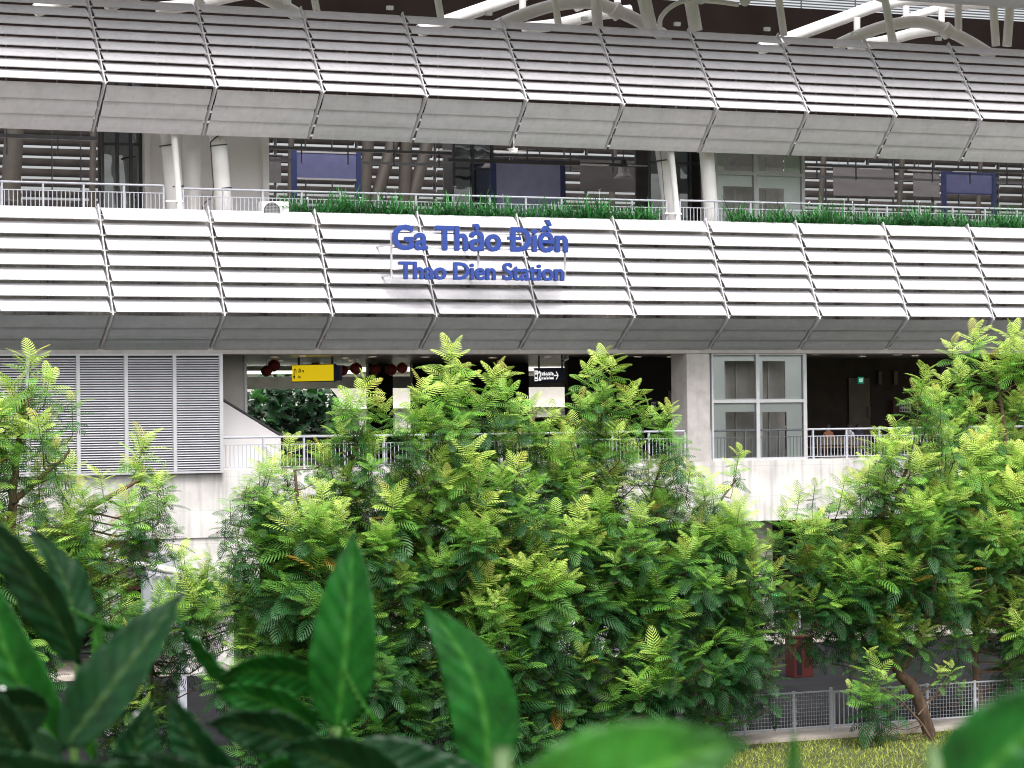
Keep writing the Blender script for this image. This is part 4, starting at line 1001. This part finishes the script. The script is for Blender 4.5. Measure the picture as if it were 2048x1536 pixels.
person(1656, 89.0, 'person in a rust coloured shirt seated with back to the railing', M['shirt_o'], R(180))
person(1701, 89.0, 'person in a white shirt seated behind the railing, facing right', M['shirt_w'], R(100))
person(1717, 89.6, 'person in dark clothes seated next to the white shirted one', M['shirt_d'], R(150))
a, b = at(1625, 900, Y=88.8).x, at(1730, 900, Y=88.8).x
t = thing('bench', (a, 88.8, DZ), 'brown bench behind the concourse railing where people sit', 'bench')
MB().box((a, 88.75, DZ+.38), (b, 89.25, DZ+.43)).build('seat', M['wood'], t)
MB().box((a, 88.55, DZ+.5), (b, 88.6, DZ+.78)).build('backrest', M['tan'], t)
for x in (a+.1, b-.2):
    MB().box((x, 88.5, DZ), (x+.06, 88.56, DZ+.8)).box((x, 89.1, DZ), (x+.06, 89.16, DZ+.379)).build('leg', M['dark_metal'], t)

# ------------------------------------------------------------------ planters
def planter(px0, px1, label, seed):
    random.seed(seed); x0, x1 = at(px0, 430, Y=87).x, at(px1, 430, Y=87).x
    t = thing('planter', ((x0+x1)/2, 87, 15.3), label, 'planter', 'strips of plants along the platform edge')
    MB().box((x0, 86.98, 15.12), (x1, 87.4, 15.55)).build('trough', M['conc2'], t)
    V, Fq, C = [], [], []
    n = int((x1-x0)*105)
    for i in range(n):
        # tufts
        tx = x0+(i//9)/(n/9)*(x1-x0)+random.gauss(0, .07); p = np.array([tx, 87.2+random.uniform(-.12, .12), 15.5])
        az = random.random()*6.28; L = random.uniform(.75, 1.35)*(1+.28*math.sin(tx*2.3)*math.sin(tx*.9+seed))*(1.25 if random.random() < .08 else 1); out = random.uniform(.3, 1.25)
        d = np.array([math.cos(az), math.sin(az)*.7, 0]); sdv = np.array([-d[1], d[0], 0]); wid = random.uniform(.026, .055)
        c = np.array([.035, .17, .045])*random.uniform(.5, 1.7)+np.array([.02, .04, 0])*random.random()**3
        prev = None; seg = 5
        for k in range(seg+1):
            u = k/seg; q = p+d*out*L*u**1.4*.8+np.array([0, 0, L*(u-.55*out*u*u)])
            w = wid*(1-u)**.6 if k < seg else .001
            a, b = q-sdv*w, q+sdv*w; bi = len(V); V.extend([a, b]); C.extend([c*(1+.6*u)]*2)
            if k: Fq.append((bi-2, bi-1, bi+1, bi))
    build_leaves('foliage', np.array(V), np.array(Fq), np.array(C), M['blade_leaf'], t)
    for i in range(int((x1-x0)*.8)):
        fl = MB()
        c = Vector((random.uniform(x0, x1), 87.1+random.uniform(-.1, .1), 15.5+random.uniform(.5, 1.25)))
        for k in range(5):
            a = random.random()*6.28; e = random.uniform(-.3, .9); d = Vector((math.cos(a)*math.cos(e), math.sin(a)*math.cos(e), math.sin(e)))*.11; s_ = d.cross(Vector((0,0,1))).normalized()*.018
            fl.add([c, c+d*.5+s_, c+d, c+d*.5-s_], [(0,1,2,3)])
        fl.tube([c, (c.x, c.y+.05, 15.5)], .006, 4, cap=False)
        fl.build('flower', M['signwhite'], t)
planter(578, 1318, 'long strip of dark green strap-leaved plants above the station name', 41)
planter(1470, 2140, 'second strip of strap-leaved plants at the upper right, right of the round column', 42)

# ------------------------------------------------------------------ ground level under the viaduct
wl = MB().box((-20, 104, 0), (120, 104.3, 4.69))  # added dark sheet standing in for the deep shade under the viaduct
P('undercroft_shade_wall', wl, M['brown'])
gs = at(375, 1200, Y=96).x
t = thing('shop_front', (gs, 96, 0), 'dark glazed shopfront under the viaduct at the left', 'shopfront')
MB().box((gs-10, 97.8, .45), (gs+7, 98, 4.69)).build('wall', M['black'], t)
MB().box((gs-10, 94.5, .15), (gs+7, 97.8, .30)).box((gs-10, 95.0, .30), (gs+7, 97.8, .45)).build('step', M['greyscreen'], t)
f = MB()
for k in range(10): f.box((gs-9.5+k*1.7, 97.7, .45), (gs-9.44+k*1.7, 97.79, 4.6))
f.box((gs-10, 97.68, 3.2), (gs+7, 97.695, 3.28)); f.build('frame', M['dark_metal'], t)
sx = at(398, 1250, Y=95.8); t = thing('stool', (sx.x, 95.8, .45), 'small wooden stool on the shopfront step', 'stool')
MB().box((sx.x-.19, 95.62, .98), (sx.x+.19, 95.98, 1.02)).build('seat', M['wood'], t)
for dx in (-.15, .15):
    for dy in (-.14, .14): MB().box((sx.x+dx-.02, 95.8+dy-.02, .45), (sx.x+dx+.02, 95.8+dy+.02, .979)).build('leg', M['wood'], t)
MB().box((sx.x-.13, 95.65, .62), (sx.x+.13, 95.67, .65)).build('stretcher', M['wood'], t)

# grey steel gantry with access hatch
GY = 72.
g0 = at(226, 1300, Y=GY); t = thing('steel_gantry', (g0.x, GY, 0), 'grey steel gantry with white top pipe and flat back panels at the lower left', 'gantry')
def gp(n, px0, py0, px1, py1, dY, th, m):
    a, b = at(px0, py0, Y=GY+dY), at(px1, py1, Y=GY+dY); return MB().box((a.x, GY+dY, b.z), (b.x, GY+dY+th, a.z)).build(n, m, t)
a = at(212, 1115, Y=GY); b = at(240, 1115, Y=GY)
MB().box((a.x, GY, 0), (b.x, GY+.35, a.z+.25)).build('post', M['rail'], t, bevel=.02)
a = at(286, 1140, Y=GY+.3); b = at(300, 1140, Y=GY+.3); MB().box((a.x, GY+.3, 0), (b.x, GY+.5, a.z+.1)).build('post', M['rail'], t)
a = at(358, 1190, Y=GY+.3); b = at(372, 1190, Y=GY+.3); MB().box((a.x, GY+.3, 0), (b.x, GY+.5, a.z)).build('post', M['rail'], t)
MB().tube([at(216, 1120, Y=GY-.2), at(352, 1143, Y=GY-.2)], .11, 14).build('top_pipe', M['tube'], t)
MB().tube([at(216, 1236, Y=GY-.2), at(340, 1258, Y=GY-.2)], .09, 14).build('lower_pipe', M['tube'], t)
a, b = at(298, 1106, Y=GY+.8), at(352, 1280, Y=GY+.8)
MB().box((a.x, GY+.8, b.z), (b.x, GY+.86, a.z)).build('panel', M['rail'], t)
f = MB()
for q in np.linspace(0, 1, 4): x = a.x+(b.x-a.x-.05)*q; f.box((x, GY+.74, b.z), (x+.05, GY+.798, a.z))
for q in np.linspace(0, 1, 5): z = b.z+(a.z-b.z-.05)*q; f.box((a.x, GY+.72, z), (b.x, GY+.738, z+.05))
f.build('panel_frame', M['grey_metal'], t)
MB().box((g0.x+.6, GY+.86, a.z-1.0), (g0.x+2.2, GY+.9, a.z-.9)).build('red_strip', M['redpaint'], t)

# cars
def car(px, Y, rz, label):
    c = at(px, 1290, Y=Y); t = thing('parked_car', (c.x, Y, .0), label, 'car', 'white cars parked under the viaduct')
    side = [(-2.1,.35),(-2.15,.75),(-1.95,.95),(-1.5,1.02),(-1.0,1.42),(.7,1.46),(1.45,1.05),(2.0,.9),(2.15,.6),(2.1,.32)]
    body = MB(); n = len(side); vs = []
    for y, k in ((-.85, 1), (-.6, 0), (.6, 0), (.85, 1)):
        for x, z in side:
            zz = z if z < 1.03 else (z if k == 0 else z-.0)
            yy = y if z < 1.05 else y*.82
            vs.append((c.x+x, Y+yy, zz))
    fs = [(r*n+i, r*n+(i+1) % n, (r+1)*n+(i+1) % n, (r+1)*n+i) for r in range(3) for i in range(n)]+[tuple(range(n)), tuple(range(4*n-1, 3*n-1, -1))]
    body.add(vs, fs); body.build('body', M['paintcar'], t, bevel=.05)
    for sg in (-1, 1):
        w = MB()
        for q in ([(-1.35,1.05),(-.95,1.36),(-.25,1.38),(-.25,1.05)], [(-.15,1.05),(-.15,1.38),(.6,1.38),(1.2,1.05)]):
            y = Y+sg*.79; w.add([(c.x+x, y-(z-1.05)*sg*.12+sg*.02, z) for x, z in q], [tuple(range(len(q)))])
        w.build('side_window', M['black'], t)
    MB().add([(c.x+1.42, Y-.62, 1.09), (c.x+1.42, Y+.62, 1.09), (c.x+.78, Y+.6, 1.45), (c.x+.78, Y-.6, 1.45)], [(0,1,2,3)]).build('windscreen', M['black'], t)
    for wx in (-1.3, 1.35):
        for sg in (-1, 1):
            ty = MB().lathe((c.x+wx, Y+sg*.78, .32), [(.18, -.1), (.31, -.1), (.33, -.06), (.33, .06), (.31, .1), (.18, .1)], 20, 'y').build('wheel', M['tyre'], t)
            MB().lathe((c.x+wx, Y+sg*.86, .32), [(.001, .01), (.17, .01), (.19, -.02)], 16, 'y').build('rim', M['grey_metal'], ty)
    for sg in (-1, 1):
        MB().box((c.x+2.05, Y+sg*.6-.14, .66), (c.x+2.16, Y+sg*.6+.14, .8)).build('headlight', M['signwhite'], t)
        MB().box((c.x-2.17, Y+sg*.62-.12, .72), (c.x-2.08, Y+sg*.62+.12, .88)).build('taillight', M['redpaint'], t)
car(800, 86, 0, 'white parked car glimpsed through the trees left of centre')
car(1140, 86, 0, 'white parked car glimpsed behind the bare forked branch at centre')

# red booth, led sign, pavement railing
RY = 76.5
a, b = at(1588, 1276, Y=RY), at(1627, 1361, Y=RY)
t = thing('red_cabinet', (a.x, RY, 0), 'dark red metal cabinet with a narrow window behind the mesh fence', 'cabinet')
MB().box((a.x, RY, 0), (b.x, RY+.6, a.z)).build('body', M['redpaint'], t, bevel=.02)
c, d = at(1593, 1293, Y=RY), at(1604, 1350, Y=RY); MB().box((c.x, RY-.012, d.z), (d.x, RY-.002, c.z)).build('window', M['black'], t)
MB().box((a.x-.03, RY-.04, a.z+.001), (b.x+.03, RY+.64, a.z+.06)).build('roof', M['redpaint'], t)
MB().lathe((a.x+.1, RY+.2, a.z+.06), [(.05, 0), (.05, .1), (.03, .14), (.001, .15)], 12).build('beacon', M['signwhite'], t)
a, b = at(1543, 1178, Y=93), at(1600, 1192, Y=93); t = thing('led_sign', (a.x, 93, a.z), 'small dark sign with green and red lights behind the tree right of centre', 'sign')
MB().box((a.x, 93, b.z), (b.x, 93.12, a.z)).box((a.x+.1, 93.03, a.z), (a.x+.14, 93.07, 4.69)).box((b.x-.14, 93.03, a.z), (b.x-.1, 93.07, 4.69)).build('housing', M['black'], t)
g, r_ = MB(), MB()
for k in range(9):
    x = a.x+.08+k*.105; (g if k < 4 else r_).box((x, 92.985, b.z+.06), (x+.06, 92.998, b.z+.11+.03*(k % 2)))
g.build('green_light', M['green_led'], t); r_.build('red_light', M['red_led'], t)
x0, x1 = at(1450, 1300, Y=88.6).x, at(1600, 1300, Y=88.6).x
railing(x0, x1, 88.6, .15, 1.2, 'low pale railing along the pavement left of the red cabinet', group='street railings', gap=.12)

# ------------------------------------------------------------------ mesh fence and gate
FYN = 62.75
def fence_panel(x0, x1, label, post=True):
    t = thing('mesh_fence_panel', (x0, FYN, .1), label, 'fence', 'wire mesh fence panels along the path')
    MB().tube([(x0+.03, FYN, 1.14), (x1-.03, FYN, 1.14)], .024, 8).build('rail', M['rail'], t)
    MB().tube([(x0+.03, FYN, .2), (x1-.03, FYN, .2)], .028, 8).build('rail', M['rail'], t)
    m = MB(); n = 15
    for k in range(1, n): x = x0+(x1-x0)*k/n; m.box((x-.0035, FYN-.0035, .2), (x+.0035, FYN+.0035, 1.14))
    for k in range(1, 9): z = .2+.94*k/9; m.box((x0, FYN-.0075, z-.0035), (x1, FYN-.0038, z+.0035))
    m.build('wire_mesh', M['rail'], t)
    MB().box((x0-.032, FYN-.03, .1), (x0+.032, FYN+.03, 1.19)).box((x0-.06, FYN-.06, .1), (x0+.06, FYN+.06, .115)).build('post', M['rail'], t)
    c = MB()
    for z in (.35, .66, .97):
        for s_ in (-1, 1): c.box((x0+s_*.034, FYN-.05, z-.025), (x0+s_*.075, FYN-.01, z+.025))
    c.build('clamp', M['rail'], t)
    return t
fx = [at(p, 1430, Y=FYN).x for p in (1490, 1588, 1663, 1757, 1855, 1950)]
fence_panel(fx[0], fx[1], 'wire mesh fence panel partly hidden by low branches, second left of the gate')
fence_panel(fx[1], fx[2], 'wire mesh fence panel directly left of the barred gate')
fence_panel(fx[3]+.02, fx[4], 'wire mesh fence panel directly right of the gate, behind the leaning trunk')
fence_panel(fx[4], fx[5], 'wire mesh fence panel between the two bare trunks at the right')
x = fx[5]
for k in range(2): fence_panel(x, x+1.8, ['wire mesh fence panel behind the right-hand tree trunk', 'last wire mesh fence panel at the right edge'][k]); x += 1.8
x = fx[0]-1.6
for k in range(7):
    fence_panel(x, x+1.6, 'wire mesh fence panel hidden behind the central trees, '+['first', 'second', 'third', 'fourth', 'fifth', 'sixth', 'seventh'][k]+' from the visible run'); x -= 1.6
ga, gb = fx[2]+.06, fx[3]-.06
t = thing('fence_gate', (ga, FYN, .1), 'grey gate with vertical bars between wire mesh fence panels', 'gate')
MB().box((ga, FYN-.02, .17), (ga+.05, FYN+.02, 1.14)).box((gb-.05, FYN-.02, .17), (gb, FYN+.02, 1.14)).box((ga+.05, FYN-.02, .17), (gb-.05, FYN+.02, .23)).box((ga+.05, FYN-.02, 1.09), (gb-.05, FYN+.02, 1.14)).build('gate_frame', M['rail'], t)
m = MB()
for k in range(1, 9): x = ga+.05+(gb-ga-.1)*k/9; m.box((x-.012, FYN-.012, .23), (x+.012, FYN+.012, 1.09))
m.build('bar', M['rail'], t)
MB().box((ga-.04, FYN-.05, .3), (ga+.02, FYN-.021, .42)).box((ga-.04, FYN-.05, .9), (ga+.02, FYN-.021, 1.02)).build('hinge', M['grey_metal'], t)
MB().box((fx[2]-.045, FYN-.035, .1), (fx[2]+.035, FYN+.035, 1.24)).build('post', M['rail'], t)
MB().box((fx[3]-.045, FYN-.035, .1), (fx[3]-.02, FYN+.035, 1.2)).build('post', M['rail'], t)

# ------------------------------------------------------------------ grass
def grass():
    n = 26000; V = np.zeros((n, 4, 3)); c = np.zeros((n, 4, 3))
    px = rng.uniform(13, 47, n); py = 61.65-rng.power(1.0, n)*9; h = rng.uniform(.04, .13, n); az = rng.uniform(0, 6.28, n); ln_ = rng.normal(0, .05, (n, 2))
    keep = rng.random(n)
    w = .012
    dx, dy = np.cos(az)*w, np.sin(az)*w
    V[:, 0] = np.stack([px-dx, py-dy, 0*px], 1); V[:, 1] = np.stack([px+dx, py+dy, 0*px], 1)
    V[:, 2] = np.stack([px+dx*.2+ln_[:, 0], py+dy*.2+ln_[:, 1], h], 1); V[:, 3] = np.stack([px-dx*.2+ln_[:, 0], py-dy*.2+ln_[:, 1], h], 1)
    base = np.array([.34, .40, .07])[None]*rng.uniform(.6, 1.4, (n, 1))+np.array([.10, .06, 0])[None]*(rng.random((n, 1)) < .3)
    c[:] = base[:, None, :]
    o = build_leaves('grass', V.reshape(-1, 3), np.arange(n*4).reshape(-1, 4), c.reshape(-1, 3), M['grass'])
    tag(o, 'short yellow green grass in front of the fence path', 'grass', kind='stuff')
grass()

# ------------------------------------------------------------------ foreground plants on a terrace
struct('terrace', MB().box((-4, -3, 6.6), (8, 5.6, 6.9)).box((.3, -3, 0), (.9, 4.6, 6.6)), M['conc2'])
t = thing('planter_trough', (1.6, 3.6, 6.9), 'concrete planter trough on the terrace below the foreground plants', 'planter')
MB().box((-1.5, 1.2, 6.9), (5, 5.2, 7.25)).build('trough', M['conc2'], t, bevel=.02)
MB().box((-1.42, 1.28, 7.251), (4.92, 5.12, 7.3)).build('soil', M['soil'], t)

def leafmat(i, col, tr=.35): 
    m = leaf_mat('glossy foreground leaf', .38, tr, attr=False, col=col, veins=True); return m
FG = [leafmat(0, (.008, .10, .010)), leafmat(1, (.003, .035, .008), .2), leafmat(2, (.03, .16, .015))]
def big_leaf(base, tip, wpx, T, parent, m, bend=0., face=.0, T2=None, cup=.25, wave=.035, asym=0.):
    """leaf from base to tip (photo pixels) at distance T metres"""
    p0 = at(*base, T=T); p1 = at(*tip, T=T2 or T); ax = p1-p0; L = ax.length; d = ax/L
    vdir = Vector(fw); side0 = d.cross(vdir).normalized(); nrm = side0.cross(d).normalized()
    side = side0*math.cos(face)+nrm*math.sin(face); nn = side.cross(d).normalized()
    W = wpx*T/F_PX/2; rows, cols = 28, 12; vs = []; vein = []
    for i in range(rows+1):
        u = i/rows
        w = W*(math.sin(math.pi*min(1, u**.78))**.75)*(1-.15*u)
        if u > .80: w = min(w, W*.62*((1-u)/.2)**1.25+W*.01)
        if u < .06: w = max(w*.4, W*.06)
        mid = p0+d*(L*u)+side*(bend*L*4*u*(1-u))+nn*(-.05*L*math.sin(u*3.1))
        for j in range(cols+1):
            s = j/cols*2-1; ww = w*(1+asym*s)
            vv = ((u*9+.25*math.sin(u*7)-abs(s)*1.6) % 1); rid = math.exp(-((vv-.5)/.13)**2)*min(1, abs(s)*4)
            z = cup*abs(s)**1.5*w+wave*W*math.sin(u*17+s*2)*abs(s)+.010*L*rid*(1-abs(s))*.9+.0035*math.cos(vv*6.28)
            vs.append(mid+side*(s*ww)-nn*z); vein.append(max(rid*.35*(1-abs(s)*.6), math.exp(-(s/.07)**2)))
    fs = [(i*(cols+1)+j, i*(cols+1)+j+1, (i+1)*(cols+1)+j+1, (i+1)*(cols+1)+j) for i in range(rows) for j in range(cols)]
    o = MB().add(vs, fs, True).build('leaf', m, parent)
    at_ = o.data.attributes.new('vein', 'FLOAT', 'POINT'); at_.data.foreach_set('value', vein)
    so_ = o.modifiers.new('thickness', 'SOLIDIFY'); so_.thickness = .0006
    return o
def shrub(label, bpx, T, leaves, stems):
    b = at(*bpx, T=T); t = thing('leafy_shrub', (b.x, b.y, 7.3), label, 'plant', 'foreground shrubs')
    for l in leaves: big_leaf(parent=t, **l)
    for s in stems:
        pts = [at(x, y, T=TT) for x, y, TT in s[0]]; pts.append(Vector((pts[-1].x, pts[-1].y, 7.28)))
        MB().tube(smooth(pts, 4), s[1], 8).build('stem', mat('green stem', (.05, .11, .02), rough=.5), t)
    return t
D = lambda base, tip, wpx, T, m, **k: dict(base=base, tip=tip, wpx=wpx, T=T, m=FG[m], **k)
shrub('out of focus shrub at the lower left with broad dark pointed leaves', (140, 1480), 3.6, [
    D((125,1500),(368,1185),150,3.4,1,bend=-.03,face=.5,cup=.3),
    D((120,1490),(-20,1150),150,3.7,0,bend=.06,face=.2),
    D((160,1330),(-60,1010),120,4.0,1,bend=-.10,face=.5,wave=.06),
    D((150,1300),(60,1060),110,4.1,1,bend=-.10,face=-.9,wave=.1),
    D((205,1345),(200,1228),34,3.8,2,face=.6),
    D((270,1260),(140,1215),26,3.8,2,face=.7,bend=.08),
    D((100,1420),(-40,1400),120,3.3,1,face=.4),
    D((420,1560),(20,1520),170,3.0,1,bend=.10,face=.3),
    D((130,1530),(-70,1460),110,3.5,1,face=-.3),
    D((190,1520),(180,1380),60,3.7,2,face=.9),
    D((560,1590),(230,1500),150,3.1,1,bend=.12,face=.2),
    D((330,1600),(-30,1500),200,2.8,1,bend=.1,face=.3),
    D((640,1640),(300,1500),220,2.7,1,bend=.14,face=.25),
    D((60,1520),(-60,1330),130,3.0,1,face=.5),
    D((500,1610),(340,1385),120,3.1,1,face=.35,bend=.06),
    D((230,1610),(300,1400),110,3.2,1,face=-.4)],
    [([(140,1440,3.7),(150,1560,3.7)],.007), ([(205,1345,3.8),(190,1450,3.75),(150,1560,3.7)],.004), ([(150,1300,4.05),(160,1440,3.9),(150,1560,3.7)],.005)])
shrub('out of focus shrub near the centre with upright ribbed green leaves', (690, 1490), 3.9, [
    D((672,1470),(707,1060),152,3.9,0,bend=-.035,face=.35,cup=.2),
    D((965,1600),(838,1200),150,3.8,0,bend=-.13,face=-.25,cup=.15),
    D((650,1370),(440,1350),100,4.1,0,bend=-.12,face=.4),
    D((655,1430),(350,1225),70,4.2,0,bend=.16,face=.8,wave=.12),
    D((640,1460),(420,1380),90,4.0,0,bend=-.10,face=.3,wave=.1),
    D((650,1520),(470,1470),110,3.7,0,bend=-.10,face=.2),
    D((700,1500),(1010,1560),150,3.6,1,bend=-.12,face=.4),
    D((760,1450),(688,1335),26,3.6,2,face=1.25),
    D((640,1560),(500,1560),120,3.4,0,bend=-.1,face=.4),
    D((720,1560),(690,1440),60,3.8,2,face=.9,wave=.2),
    D((650,1500),(410,1445),110,3.6,1,bend=-.08,face=.3,wave=.08),
    D((820,1620),(560,1490),170,3.2,1,bend=-.1,face=.3),
    D((760,1500),(960,1620),160,3.3,1,bend=-.1,face=.3)],
    [([(668,1465,3.9),(690,1600,3.85)],.009), ([(655,1430,4.05),(680,1500,3.95),(690,1600,3.85)],.005), ([(965,1600,3.8),(960,1650,3.8)],.006)])
shrub('very blurred close plant along the bottom edge right of centre', (1300, 1600), 2.1, [
    D((1010,1760),(1500,1480),290,1.5,2,bend=.08,face=.25,cup=.2),
    D((930,1620),(1140,1515),60,2.2,2,face=.3),
    D((1592,1640),(1588,1460),40,2.0,2,face=.3)],
    [([(1000,1680,1.7),(1010,1740,1.7)],.006), ([(1592,1640,2.0),(1592,1720,2.0)],.005)])
shrub('very blurred dark green leaf in the lower right corner', (2000, 1620), 1.8, [
    D((1880,1660),(2200,1370),230,1.8,0,bend=.06,face=.2,cup=.2)],
    [([(1880,1660,1.8),(1870,1720,1.8)],.006)])
fl = None
for (px, py, T, s, lab) in ((5,1388,3.3,.007,'blurred white bud at the left edge of the photo'),(45,1458,3.5,.006,'pale blurred bud low between the dark leaves at the lower left'),(275,1436,3.5,.006,'blurred white bud at the foot of the dark diagonal leaf'),(628,1358,3.9,.005,'small white bud beside the stalk of the upright ribbed leaf'),(684,1500,3.3,.009,'largest blurred white bud, below the upright ribbed leaf')):
    c = at(px, py, T=T)
    if fl is None:
        fl = thing('white_bud', c, lab, 'flower', 'white buds on the foreground plants'); s0 = s
        MB().lathe(c, [(.001, -.012), (.004, -.008), (.006, 0), (.005, .006), (.001, .009)], 12).build('petals', M['signwhite'], fl)
        MB().tube([c-Vector((0,0,.010)), c-Vector((.004,0,.05))], .0012, 6).build('stalk', FG[2], fl)
    else:
        q = copy_tree(fl); q.location = c; q.scale = (s/s0,)*3; q['label'] = lab
